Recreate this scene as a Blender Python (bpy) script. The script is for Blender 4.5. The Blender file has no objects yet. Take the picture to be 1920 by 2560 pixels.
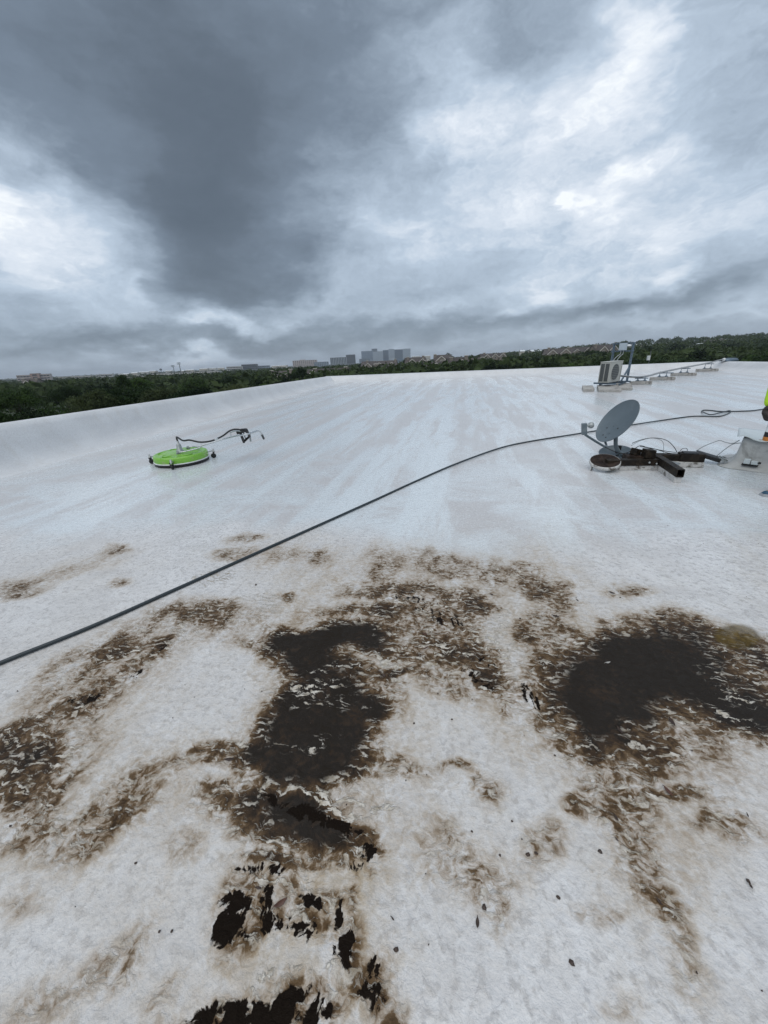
import bpy, bmesh, math, random
import numpy as np
from mathutils import Matrix, Vector, Euler

# ------------------------------------------------------------------ camera, sky, sun, exposure
scene = bpy.context.scene
PITCH, ROLL, CAM_H = math.radians(21.2872), math.radians(2.5766), 1.42
fw = Vector((0, math.cos(PITCH), -math.sin(PITCH)))
rt = Vector((1, 0, 0)); up = rt.cross(fw)
r_ = rt * math.cos(ROLL) - up * math.sin(ROLL)
u_ = up * math.cos(ROLL) + rt * math.sin(ROLL)
cam_data = bpy.data.cameras.new("camera")
cam = bpy.data.objects.new("camera", cam_data); scene.collection.objects.link(cam)
m = Matrix((r_, u_, -fw)).transposed().to_4x4(); m.translation = (0, 0, CAM_H)
cam.matrix_world = m
cam_data.sensor_fit = 'VERTICAL'; cam_data.sensor_height = 36.0
cam_data.lens = 962.0 / 2560.0 * 36.0
cam_data.clip_start = 0.05; cam_data.clip_end = 40000
scene.camera = cam
scene.view_settings.view_transform = 'Standard'; scene.view_settings.look = 'None'
scene.view_settings.exposure = 0.12; scene.view_settings.gamma = 1.0
scene.view_settings.use_curve_mapping = False
try:
    scene.cycles.use_denoising = True
    scene.cycles.max_bounces = 6; scene.cycles.diffuse_bounces = 3; scene.cycles.transparent_max_bounces = 8
except Exception: pass

SUN_EL, SUN_AZ = math.radians(62), math.radians(200)     # bright patch of overcast high behind the viewer
class NT:
    """tiny helper to write node trees"""
    def __init__(s, tree): s.t = tree; tree.nodes.clear()
    def n(s, typ, ins=None, **kw):
        nd = s.t.nodes.new(typ)
        for k, v in kw.items(): setattr(nd, k, v)
        for k, v in (ins or {}).items(): s.put(nd.inputs[k], v)
        return nd
    def put(s, sock, v):
        if isinstance(v, bpy.types.NodeSocket): s.t.links.new(v, sock)
        elif isinstance(v, bpy.types.Node): s.t.links.new(v.outputs[0], sock)
        else:
            try: sock.default_value = v
            except Exception: sock.default_value = (*v, 1.0)
    def m(s, op, a, b=0.0, c=0.0, clamp=False):
        return s.n('ShaderNodeMath', {0: a, 1: b, 2: c}, operation=op, use_clamp=clamp).outputs[0]
    def vm(s, op, a, b=(0, 0, 0)):
        return s.n('ShaderNodeVectorMath', {0: a, 1: b}, operation=op).outputs[0]
    def mr(s, v, a, b, c=0.0, d=1.0, interp='LINEAR'):
        return s.n('ShaderNodeMapRange', {'Value': v, 'From Min': a, 'From Max': b, 'To Min': c, 'To Max': d}, interpolation_type=interp, clamp=True).outputs[0]
    def mix(s, f, a, b, blend='MIX'):
        nd = s.n('ShaderNodeMix', None, data_type='RGBA', blend_type=blend)
        s.put(nd.inputs[0], f); s.put(nd.inputs[6], a if not isinstance(a, tuple) or len(a) == 4 else (*a, 1)); s.put(nd.inputs[7], b if not isinstance(b, tuple) or len(b) == 4 else (*b, 1))
        return nd.outputs[2]
    def noise(s, vec, scale, detail=4, rough=.55, dist=0.0, color=False):
        nd = s.n('ShaderNodeTexNoise', {'Vector': vec, 'Scale': scale, 'Detail': detail, 'Roughness': rough, 'Distortion': dist})
        return nd.outputs['Color' if color else 0]
    def ramp(s, f, stops, interp='LINEAR'):
        nd = s.n('ShaderNodeValToRGB', {0: f}); cr = nd.color_ramp; cr.interpolation = interp
        while len(cr.elements) < len(stops): cr.elements.new(0.5)
        for e, (p, c) in zip(cr.elements, stops): e.position = p; e.color = (*c, 1)
        return nd.outputs[0]
    def scale(s, v, sc): return s.vm('MULTIPLY', v, sc)

CLOUDS = [(-0.353, 0.813, 0.463, -2.751, -0.482, 1.981, 0.265, 0.188, -0.26), (-0.264, 0.896, 0.357, -2.648, -0.365, 1.857, 0.233, 0.184, -0.3), (-0.27, 0.935, 0.229, -2.846, -0.232, 1.852, 0.188, 0.134, -0.36), (-0.256, 0.955, 0.149, -3.061, -0.15, 1.833, 0.156, 0.062, -0.2), (-0.051, 0.92, 0.388, 2.964, -0.399, 1.626, 0.185, 0.178, -0.2), (0.029, 0.862, 0.506, -3.097, -0.531, 1.537, 0.192, 0.064, -0.12), (-0.136, 0.864, 0.485, 3.095, -0.506, 1.727, 0.268, 0.094, -0.1), (0.493, 0.79, 0.363, -2.883, -0.372, 1.013, 0.288, 0.182, 0.14), (0.284, 0.901, 0.328, -3.004, -0.334, 1.266, 0.329, 0.172, 0.16), (0.44, 0.875, 0.201, -3.0, -0.203, 1.105, 0.388, 0.118, 0.14), (-0.563, 0.8, 0.209, -2.833, -0.21, 2.184, 0.163, 0.135, 0.12), (0.266, 0.835, 0.483, 3.079, -0.504, 1.262, 0.121, 0.063, -0.16), (-0.5, 0.788, 0.358, -2.546, -0.366, 2.136, 0.102, 0.075, -0.12), (-0.323, 0.937, 0.13, 3.139, -0.131, 1.903, 0.097, 0.031, -0.1), (-0.577, 0.781, 0.239, -2.862, -0.241, 2.207, 0.119, 0.11, 0.22), (-0.575, 0.768, 0.283, -2.656, -0.287, 2.214, 0.024, 0.038, 0.2), (-0.52, 0.838, 0.165, -3.011, -0.166, 2.126, 0.107, 0.071, 0.12), (-0.44, 0.887, 0.139, 2.246, -0.14, 2.031, 0.048, 0.032, 0.14), (-0.333, 0.939, 0.08, -3.127, -0.08, 1.912, 0.091, 0.018, 0.16), (-0.198, 0.975, 0.098, 3.083, -0.098, 1.771, 0.143, 0.032, 0.12), (-0.595, 0.798, 0.097, 3.119, -0.098, 2.211, 0.093, 0.028, 0.06), (0.403, 0.807, 0.431, 2.416, -0.446, 1.108, 0.099, 0.067, 0.18), (0.359, 0.854, 0.378, 2.871, -0.387, 1.173, 0.102, 0.056, 0.14), (0.428, 0.779, 0.457, 2.628, -0.475, 1.068, 0.046, 0.045, 0.14), (0.158, 0.888, 0.432, -2.916, -0.447, 1.394, 0.084, 0.075, 0.14), (0.105, 0.914, 0.392, -2.878, -0.402, 1.456, 0.037, 0.042, 0.12), (0.24, 0.894, 0.378, -3.007, -0.388, 1.308, 0.113, 0.053, 0.12), (0.401, 0.878, 0.262, -2.711, -0.265, 1.142, 0.025, 0.026, 0.24), (0.452, 0.844, 0.289, 2.577, -0.293, 1.08, 0.06, 0.035, 0.14), (0.581, 0.797, 0.165, 2.908, -0.165, 0.941, 0.114, 0.055, 0.1), (0.06, 0.972, 0.226, -2.801, -0.228, 1.51, 0.101, 0.086, 0.1), (0.557, 0.764, 0.325, -2.871, -0.331, 0.94, 0.084, 0.098, -0.07), (0.298, 0.922, 0.246, -3.025, -0.248, 1.258, 0.192, 0.065, -0.04), (0.58, 0.812, 0.068, 3.123, -0.068, 0.951, 0.158, 0.022, -0.2), (0.412, 0.909, 0.063, 3.11, -0.063, 1.145, 0.154, 0.021, -0.16), (0.195, 0.98, 0.049, 3.128, -0.049, 1.374, 0.271, 0.026, -0.18), (0.655, 0.751, 0.089, 3.014, -0.089, 0.854, 0.069, 0.023, -0.18), (0.103, 0.99, 0.095, 3.003, -0.095, 1.467, 0.1, 0.025, 0.16), (0.385, 0.917, 0.105, 2.969, -0.106, 1.174, 0.06, 0.027, 0.16), (0.279, 0.957, 0.085, 3.043, -0.085, 1.287, 0.059, 0.02, 0.14), (0.601, 0.793, 0.104, 3.072, -0.104, 0.922, 0.061, 0.021, 0.16), (-0.518, 0.854, 0.05, 3.122, -0.05, 2.116, 0.289, 0.027, -0.26), (-0.17, 0.984, 0.045, -3.108, -0.045, 1.741, 0.238, 0.026, -0.12), (-0.618, 0.786, 0.026, 3.112, -0.026, 2.237, 0.178, 0.017, 0.02), (-0.406, 0.914, 0.017, -3.139, -0.017, 1.989, 0.176, 0.012, 0.16), (0.509, 0.86, 0.03, 3.133, -0.03, 1.037, 0.239, 0.012, 0.1), (0.658, 0.753, 0.013, -3.076, -0.013, 0.853, 0.078, 0.01, 0.12), (-0.039, 0.998, 0.042, -3.102, -0.042, 1.61, 0.189, 0.021, -0.04)]
# ------------------------------------------------------------------ overcast sky: a Nishita sky veiled by broken cloud
world = bpy.data.worlds.new("World"); scene.world = world; world.use_nodes = True
t = NT(world.node_tree)
SKY_STRENGTH = 0.1
world.cycles.sampling_method = 'MANUAL'; world.cycles.sample_map_resolution = 256
direc = t.n('ShaderNodeTexCoord').outputs['Generated']
flat = t.scale(direc, (1, 1, 2.0))
w1 = t.vm('SUBTRACT', t.noise(flat, 2.0, 5, .55, color=True), (.5, .5, .5))
w2 = t.vm('SUBTRACT', t.noise(flat, 7.0, 4, .6, color=True), (.5, .5, .5))
wdir = t.vm('ADD', t.vm('ADD', direc, t.scale(w1, (.42, .42, .22))), t.scale(w2, (.17, .17, .09)))
acc = .55
for (x, y, z, ex, ey, ez, su, sv, g) in CLOUDS:
    mp = t.n('ShaderNodeMapping', {'Vector': wdir, 'Location': (x, y, z), 'Rotation': (ex, ey, ez), 'Scale': (1.2, su * 1.5, sv * 1.5)}, vector_type='TEXTURE')
    gr = t.n('ShaderNodeTexGradient', {0: mp.outputs[0]}, gradient_type='SPHERICAL')
    acc = t.m('ADD', acc, t.mr(gr.outputs['Fac'], 0, 1, 0, g * (1.25 if g > 0 else 1.1), 'SMOOTHERSTEP'))
sep = t.n('ShaderNodeSeparateXYZ', {0: direc})
zz = t.m('ADD', t.m('MAXIMUM', sep.outputs[2], 0), .22)
deck = t.n('ShaderNodeCombineXYZ', {0: t.m('DIVIDE', sep.outputs[0], zz), 1: t.m('DIVIDE', sep.outputs[1], zz), 2: 0.0}).outputs[0]
nn_ = lambda v: t.mr(v, .3, .7, -.5, .5)
dA = nn_(t.noise(t.vm('ADD', deck, t.scale(w1, (.9, .9, 0))), 1.2, 6, .55, .3))
dB = nn_(t.noise(t.vm('ADD', flat, t.scale(w2, (.25, .25, .25))), 4.5, 8, .64, .4))
dC = nn_(t.noise(t.vm('ADD', flat, t.scale(w2, (.3, .3, .3))), 13.0, 6, .66, .3))
acc = t.m('ADD', acc, t.m('MULTIPLY', dA, .20))
amp = t.mr(acc, .2, .8, .11, .30)
acc = t.m('ADD', acc, t.m('MULTIPLY', dB, amp))
acc = t.m('ADD', acc, t.m('MULTIPLY', dC, t.m('MULTIPLY', amp, .5)))
col = t.ramp(t.m('DIVIDE', t.m('ADD', acc, .35), 1.45), [(0.0, (.085, .110, .140)), (.24, (.120, .152, .192)), (.414, (.178, .225, .285)), (.586, (.320, .392, .482)), (.76, (.49, .585, .70)), (.92, (.76, .82, .90)), (1.0, (.93, .97, 1.0))])
col = t.scale(col, (1 / SKY_STRENGTH,) * 3)
nish = t.n('ShaderNodeTexSky', None, sky_type='NISHITA', sun_disc=False, sun_elevation=SUN_EL, sun_rotation=SUN_AZ)
col = t.mix(.94, nish.outputs[0], col)
bg = t.n('ShaderNodeBackground', {'Color': col, 'Strength': SKY_STRENGTH})
t.n('ShaderNodeOutputWorld', {0: bg})

sun_d = bpy.data.lights.new("sun", 'SUN'); sun_d.energy = 1.5; sun_d.angle = math.radians(75); sun_d.color = (1, .96, .90)
sun = bpy.data.objects.new("sun", sun_d); scene.collection.objects.link(sun)
sd = Vector((math.cos(SUN_EL) * math.sin(SUN_AZ), math.cos(SUN_EL) * math.cos(SUN_AZ), math.sin(SUN_EL)))
sun.rotation_euler = sd.to_track_quat('Z', 'Y').to_euler()
# ------------------------------------------------------------------ measured positions (roof coordinates in metres unless noted)
DIRT = [(0.46, 2.034, 0.132, -0.002, -0.12, -0.583, 0.2), (-0.178, 2.113, 0.504, 0.068, 0.027, -0.316, 0.16), (-0.739, 1.714, 0.461, 0.067, 0.084, -0.241, 0.2), (-1.678, 1.1, 0.217, 0.449, 0.173, -0.099, 0.22), (-1.521, 0.768, 0.065, 0.162, 0.204, -0.087, 0.24), (-1.035, 0.774, 0.188, 0.093, 0.084, -0.071, 0.16), (-0.589, 0.719, 0.226, 0.04, 0.051, -0.101, 0.34), (-0.563, 1.108, 0.27, 0.045, 0.143, -0.386, 0.36), (0.769, 1.426, 0.489, -0.041, -0.165, -0.343, 0.34), (0.624, 0.901, 0.14, 0.086, 0.044, -0.208, 0.18), (-1.35, 1.625, 0.102, 0.138, 0.119, -0.115, 0.3), (0.483, 1.226, 0.133, -0.084, -0.069, -0.104, 0.34), (-0.697, 1.595, 0.35, 0.08, 0.04, -0.103, 1.1), (-0.972, 1.577, 0.135, 0.02, 0.033, -0.068, 0.5), (-0.45, 1.591, 0.197, -0.009, 0.012, -0.09, 0.9), (-0.69, 1.451, 0.143, 0.022, 0.04, -0.107, 1.0), (-0.819, 1.446, 0.141, -0.037, 0.012, -0.079, 0.5), (-0.533, 1.356, 0.172, 0.027, 0.022, -0.072, 0.75), (-0.289, 1.527, 0.123, -0.005, 0.002, -0.039, 0.35), (-0.621, 1.212, 0.19, 0.052, 0.038, -0.082, 0.8), (-0.46, 1.175, 0.138, 0.023, 0.035, -0.118, 1.0), (-0.716, 1.122, 0.105, 0.017, 0.053, -0.115, 0.7), (-0.57, 1.078, 0.183, 0.03, 0.034, -0.089, 1.0), (-0.431, 1.02, 0.126, 0.021, 0.02, -0.065, 0.9), (-0.724, 1.024, 0.083, 0.014, 0.042, -0.085, 0.5), (-0.685, 0.911, 0.092, 0.016, 0.033, -0.066, 1.1), (-0.576, 0.962, 0.171, 0.029, 0.019, -0.046, 0.7), (-0.444, 0.913, 0.162, 0.028, 0.027, -0.079, 1.05), (-0.624, 0.853, 0.103, 0.018, 0.023, -0.047, 0.8), (-0.329, 0.882, 0.085, 0.015, 0.009, -0.034, 0.5), (-0.426, 0.858, 0.128, 0.022, 0.009, -0.026, 0.7), (-0.384, 1.157, 0.07, -0.009, 0.002, -0.115, 0.6), (-0.309, 1.058, 0.055, 0.009, 0.023, -0.101, 0.3), (-0.268, 1.398, 0.086, 0.046, 0.013, -0.034, 0.8), (-0.327, 1.305, 0.072, 0.012, 0.011, -0.056, 0.4), (-0.643, 0.71, 0.159, -0.006, 0.013, -0.062, 0.8), (-0.652, 0.65, 0.115, 0.021, 0.027, -0.045, 0.65), (-0.496, 0.718, 0.166, -0.03, -0.008, -0.071, 1.1), (-0.596, 0.762, 0.089, -0.011, 0.001, -0.022, 0.5), (-0.457, 0.674, 0.119, 0.021, 0.025, -0.061, 0.95), (-0.547, 0.636, 0.099, 0.018, 0.015, -0.029, 0.45), (-0.325, 0.676, 0.074, 0.013, 0.012, -0.04, 0.4), (-0.265, 0.667, 0.03, 0.005, 0.008, -0.029, 0.6), (-0.588, 0.563, 0.107, 0.019, 0.01, -0.017, 0.55), (-0.331, 0.615, 0.07, 0.013, 0.006, -0.018, 0.35), (0.68, 1.547, 0.265, 0.042, -0.072, -0.243, 1.15), (0.598, 1.378, 0.166, -0.012, -0.062, -0.152, 1.0), (0.906, 1.71, 0.263, 0.005, -0.088, -0.204, 1.0), (0.983, 1.571, 0.194, -0.022, -0.097, -0.177, 0.95), (1.129, 1.464, 0.144, -0.083, -0.104, -0.133, 1.05), (1.399, 1.759, 0.099, -0.065, -0.13, -0.167, 0.75), (1.05, 1.94, 0.263, -0.047, -0.072, -0.146, 0.6), (0.725, 1.828, 0.261, 0.136, -0.017, -0.139, 0.45), (0.484, 1.516, 0.151, -0.059, -0.123, -0.274, 0.55), (0.413, 1.328, 0.101, -0.088, -0.089, -0.131, 0.45), (0.682, 1.225, 0.161, -0.008, -0.048, -0.1, 0.55), (0.57, 1.276, 0.115, -0.038, -0.063, -0.114, 0.6), (0.75, 1.187, 0.039, -0.054, -0.057, -0.058, 0.4), (1.207, 1.84, 0.176, -0.029, -0.091, -0.158, 0.6), (-0.012, 1.612, 0.169, -0.026, -0.013, -0.11, 0.75), (0.086, 1.478, 0.075, -0.061, -0.033, -0.067, 0.7), (-0.1, 1.424, 0.145, -0.045, -0.018, -0.096, 0.35), (-0.189, 1.542, 0.12, 0.018, 0.006, -0.055, 0.3), (-0.556, 2.099, 0.24, 0.01, 0.018, -0.091, 0.6), (-0.384, 2.108, 0.232, 0.031, 0.015, -0.09, 0.5), (0.035, 2.076, 0.141, -0.047, -0.013, -0.092, 0.7), (0.117, 2.006, 0.068, -0.011, -0.01, -0.08, 0.5), (-0.178, 2.113, 0.227, 0.031, 0.008, -0.098, 0.45), (-0.584, 1.848, 0.215, 0.03, 0.022, -0.083, 0.55), (-0.438, 1.849, 0.147, -0.019, 0.007, -0.082, 0.65), (-0.272, 1.854, 0.307, -0.041, 0.004, -0.184, 0.42), (-0.042, 1.869, 0.2, -0.057, -0.022, -0.181, 0.42), (-0.154, 2.501, 0.318, -0.017, 0.004, -0.163, 0.3), (-0.062, 2.373, 0.163, 0.021, 0.004, -0.106, 0.35), (0.179, 2.352, 0.084, -0.05, -0.039, -0.173, 0.4), (0.405, 2.307, 0.087, -0.127, -0.068, -0.147, 0.42), (0.475, 2.201, 0.113, -0.023, -0.027, -0.112, 0.45), (0.418, 1.831, 0.085, -0.026, -0.068, -0.219, 0.45), (0.566, 2.128, 0.058, 0.008, -0.032, -0.17, 0.3), (0.505, 1.705, 0.055, -0.007, -0.037, -0.12, 0.35), (0.424, 2.461, 0.133, 0.017, -0.008, -0.065, 0.35), (1.003, 2.325, 0.178, 0.024, -0.02, -0.061, 0.42), (0.579, 1.702, 0.121, 0.048, -0.007, -0.057, 0.3), (0.171, 1.373, 0.058, -0.035, -0.04, -0.084, 0.4), (0.29, 1.37, 0.048, 0.04, 0.031, -0.089, 0.5), (-1.556, 1.691, 0.097, 0.102, 0.115, -0.114, 0.62), (-1.793, 1.739, 0.086, 0.099, 0.076, -0.069, 0.38), (-1.829, 1.346, 0.199, 0.108, 0.074, -0.062, 0.55), (-1.564, 1.361, 0.072, 0.068, 0.069, -0.058, 0.7), (-1.694, 1.05, 0.092, 0.039, 0.039, -0.03, 0.62), (-1.795, 0.924, 0.1, 0.087, 0.074, -0.042, 0.55), (-1.622, 1.184, 0.085, 0.112, 0.079, -0.053, 0.48), (-1.54, 1.197, 0.049, 0.043, 0.058, -0.044, 0.4), (-1.72, 0.767, 0.058, 0.068, 0.144, -0.069, 0.75), (-1.605, 0.804, 0.046, 0.078, 0.118, -0.056, 0.55), (-1.537, 0.702, 0.045, 0.069, 0.107, -0.047, 0.55), (-1.629, 0.656, 0.031, 0.049, 0.11, -0.045, 0.5), (-1.633, 1.015, 0.06, 0.025, 0.032, -0.025, 0.55), (-1.891, 1.142, 0.098, 0.149, 0.127, -0.075, 0.32), (-1.784, 0.847, 0.116, 0.097, 0.101, -0.055, 0.36), (-1.852, 1.481, 0.139, 0.178, 0.107, -0.082, 0.36), (-1.625, 0.873, 0.072, 0.084, 0.073, -0.039, 0.35), (-0.886, 0.876, 0.063, 0.032, 0.026, -0.027, 0.55), (-0.817, 0.904, 0.064, 0.032, 0.031, -0.034, 0.45), (-0.98, 0.813, 0.084, 0.042, 0.034, -0.031, 0.3), (-1.168, 0.694, 0.06, 0.097, 0.089, -0.041, 0.38), (-1.189, 0.6, 0.035, 0.084, 0.086, -0.031, 0.4), (-1.324, 0.601, 0.026, 0.078, 0.111, -0.038, 0.33), (-1.435, 0.607, 0.021, 0.08, 0.118, -0.039, 0.36), (-0.831, 0.676, 0.06, 0.036, 0.048, -0.037, 0.33), (-0.807, 0.731, 0.084, 0.015, 0.023, -0.035, 0.3), (-0.869, 0.537, 0.042, 0.038, 0.038, -0.019, 0.22), (0.396, 0.968, 0.077, 0.007, -0.013, -0.044, 0.5), (0.493, 0.96, 0.054, -0.012, -0.028, -0.046, 0.35), (0.063, 0.93, 0.051, -0.01, -0.019, -0.054, 0.4), (-0.065, 0.979, 0.086, 0.015, 0.002, -0.032, 0.38), (-0.192, 0.935, 0.057, 0.01, 0.007, -0.042, 0.33), (0.546, 1.055, 0.136, -0.009, -0.025, -0.051, 0.42), (0.655, 1.11, 0.101, -0.003, -0.02, -0.04, 0.42), (0.61, 0.921, 0.07, -0.036, -0.061, -0.07, 0.46), (0.553, 0.958, 0.052, -0.012, -0.025, -0.039, 0.4), (0.741, 1.016, 0.106, 0.003, -0.014, -0.025, 0.42), (0.815, 1.075, 0.062, 0.005, -0.011, -0.021, 0.45), (0.616, 0.826, 0.05, -0.045, -0.074, -0.067, 0.44), (0.612, 0.742, 0.039, -0.032, -0.059, -0.051, 0.4), (0.631, 0.681, 0.021, -0.032, -0.061, -0.041, 0.38), (0.641, 0.611, 0.05, 0.024, 0.005, -0.054, 0.3), (0.839, 0.939, 0.042, -0.025, -0.046, -0.046, 0.35), (0.657, 1.014, 0.106, -0.002, -0.022, -0.042, 0.4), (0.868, 1.038, 0.076, 0.013, -0.014, -0.028, 0.2), (0.015, 0.717, 0.115, -0.005, -0.017, -0.062, 0.33), (0.073, 0.689, 0.068, 0.012, -0.001, -0.038, 0.3), (-0.086, 0.763, 0.087, 0.016, 0.005, -0.044, 0.25), (0.172, 0.798, 0.035, -0.022, -0.034, -0.039, 0.3), (0.26, 0.836, 0.049, -0.019, -0.031, -0.044, 0.28), (0.347, 0.702, 0.083, 0.003, -0.01, -0.024, 0.26), (0.406, 0.696, 0.05, 0.002, -0.007, -0.014, 0.26), (-3.127, 1.792, 0.141, 0.082, 0.141, -0.094, 0.34), (-2.981, 2.063, 0.228, 0.28, 0.123, -0.09, 0.22), (-2.895, 2.384, 0.128, 0.041, 0.081, -0.077, 0.36), (-2.368, 1.96, 0.062, 0.034, 0.07, -0.064, 0.33), (-3.014, 1.683, 0.117, 0.066, 0.071, -0.047, 0.35), (-1.394, 2.457, 0.146, 0.079, 0.076, -0.132, 0.3), (-1.103, 2.479, 0.119, 0.014, 0.056, -0.147, 0.4), (-1.873, 2.71, 0.145, 0.047, 0.047, -0.073, 0.4), (-1.781, 2.464, 0.105, 0.059, 0.061, -0.087, 0.36), (-1.088, 1.905, 0.067, 0.009, 0.019, -0.041, 0.42), (-1.16, 1.653, 0.019, 0.073, 0.059, -0.047, 0.2), (-0.56, 2.31, 0.169, 0.021, 0.023, -0.106, 0.32), (-0.596, 2.477, 0.149, 0.018, 0.051, -0.238, 0.25), (-1.05, 2.422, 0.368, 0.045, 0.155, -0.42, 0.1), (-0.404, 2.226, 0.672, 0.087, 0.066, -0.401, 0.14), (0.437, 1.884, 0.256, 0.037, -0.093, -0.595, 0.12), (-1.722, 1.143, 0.16, 0.35, 0.334, -0.193, 0.12), (-1.157, 0.683, 0.21, 0.18, 0.197, -0.113, 0.14), (-0.618, 0.456, 0.085, -0.013, -0.012, -0.064, 0.4), (-0.538, 0.5, 0.026, 0.002, 0.017, -0.057, 0.4), (-0.419, 0.526, 0.059, 0.003, 0.004, -0.021, 0.4), (-0.497, 0.467, 0.076, 0.005, 0.006, -0.024, 0.4), (-0.419, 0.474, 0.094, -0.005, -0.002, -0.024, 0.4), (-0.328, 0.518, 0.022, 0.003, 0.015, -0.056, 0.4), (-0.284, 0.472, 0.059, -0.007, -0.015, -0.048, 0.4), (-0.256, 0.449, 0.043, -0.002, -0.005, -0.022, 0.4), (-0.186, 0.462, 0.03, -0.002, -0.011, -0.039, 0.4), (-0.513, 0.322, 0.171, 0.041, 0.025, -0.032, 0.4), (-0.381, 0.347, 0.062, 0.034, 0.056, -0.038, 0.4), (-0.433, 0.328, 0.142, 0.027, 0.017, -0.031, 0.4), (-0.296, 0.357, 0.051, 0.004, 0.005, -0.056, 0.4), (-0.347, 0.372, 0.02, 0.002, 0.005, -0.039, 0.4), (-0.559, 0.44, 0.036, 0.007, 0.008, -0.013, 0.4), (-0.607, 0.55, 0.1, 0.018, 0.01, -0.016, 0.4), (-0.553, 0.57, 0.08, 0.015, 0.012, -0.022, 0.4), (-0.155, 0.415, 0.048, 0.004, -0.003, -0.061, 0.4), (-0.205, 0.418, 0.049, 0.009, 0.008, -0.03, 0.4), (-0.602, 0.311, 0.042, 0.029, 0.027, -0.012, 0.4), (-0.907, 0.386, 0.02, 0.071, 0.051, -0.011, 0.28), (-0.97, 0.293, 0.03, 0.064, 0.06, -0.013, 0.25), (-1.183, 0.377, 0.015, 0.058, 0.059, -0.014, 0.22), (-0.736, 0.311, 0.022, 0.049, 0.043, -0.009, 0.25), (0.368, 0.559, 0.076, 0.014, -0.01, -0.036, 0.18), (-0.592, 1.184, 0.159, 0.026, 0.123, -0.333, 0.95), (-0.563, 1.015, 0.176, 0.03, 0.039, -0.099, 1.0)]
FLAKE = [(-0.618, 0.456, 0.05, -0.008, -0.007, -0.04, 1.0), (-0.538, 0.5, 0.015, 0.001, 0.01, -0.036, 1.0), (-0.419, 0.526, 0.035, 0.002, 0.002, -0.013, 0.9), (-0.497, 0.467, 0.045, 0.003, 0.004, -0.015, 0.8), (-0.419, 0.474, 0.055, -0.003, -0.001, -0.015, 0.85), (-0.328, 0.518, 0.013, 0.002, 0.01, -0.035, 1.0), (-0.284, 0.472, 0.035, -0.004, -0.01, -0.03, 1.0), (-0.256, 0.449, 0.025, -0.001, -0.003, -0.014, 0.9), (-0.186, 0.462, 0.018, -0.001, -0.007, -0.024, 0.7), (-0.513, 0.322, 0.101, 0.024, 0.016, -0.02, 1.15), (-0.381, 0.347, 0.037, 0.02, 0.035, -0.024, 1.05), (-0.433, 0.328, 0.083, 0.016, 0.011, -0.019, 1.1), (-0.296, 0.357, 0.03, 0.002, 0.003, -0.035, 1.0), (-0.347, 0.372, 0.012, 0.001, 0.003, -0.024, 0.9), (-0.559, 0.44, 0.021, 0.004, 0.005, -0.008, 0.7), (-0.607, 0.55, 0.059, 0.011, 0.006, -0.01, 0.7), (-0.553, 0.57, 0.047, 0.009, 0.007, -0.014, 0.8), (-0.573, 0.747, 0.102, -0.015, 0.0, -0.02, 0.9), (-0.443, 0.745, 0.083, -0.016, -0.004, -0.025, 1.0), (-0.354, 0.726, 0.073, -0.009, -0.002, -0.022, 1.0), (-0.265, 0.667, 0.024, -0.01, -0.014, -0.021, 0.8), (-0.311, 0.628, 0.028, 0.005, 0.005, -0.017, 0.7), (-0.155, 0.415, 0.029, 0.002, -0.002, -0.038, 0.55), (-0.205, 0.418, 0.029, 0.005, 0.005, -0.019, 0.5), (-0.602, 0.311, 0.025, 0.017, 0.017, -0.008, 0.6), (-1.561, 1.194, 0.036, 0.032, 0.021, -0.016, 0.5), (-1.69, 1.046, 0.065, 0.032, 0.022, -0.017, 0.6), (-1.575, 1.375, 0.052, 0.073, 0.03, -0.023, 0.5), (0.067, 1.45, 0.079, -0.049, -0.013, -0.032, 0.6), (0.291, 1.381, 0.027, 0.019, 0.019, -0.077, 0.6), (0.125, 1.549, 0.053, -0.019, -0.01, -0.037, 0.5), (-0.266, 1.993, 0.149, -0.023, 0.001, -0.049, 0.4), (-0.111, 1.877, 0.16, -0.031, -0.005, -0.073, 0.4)]
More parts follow.
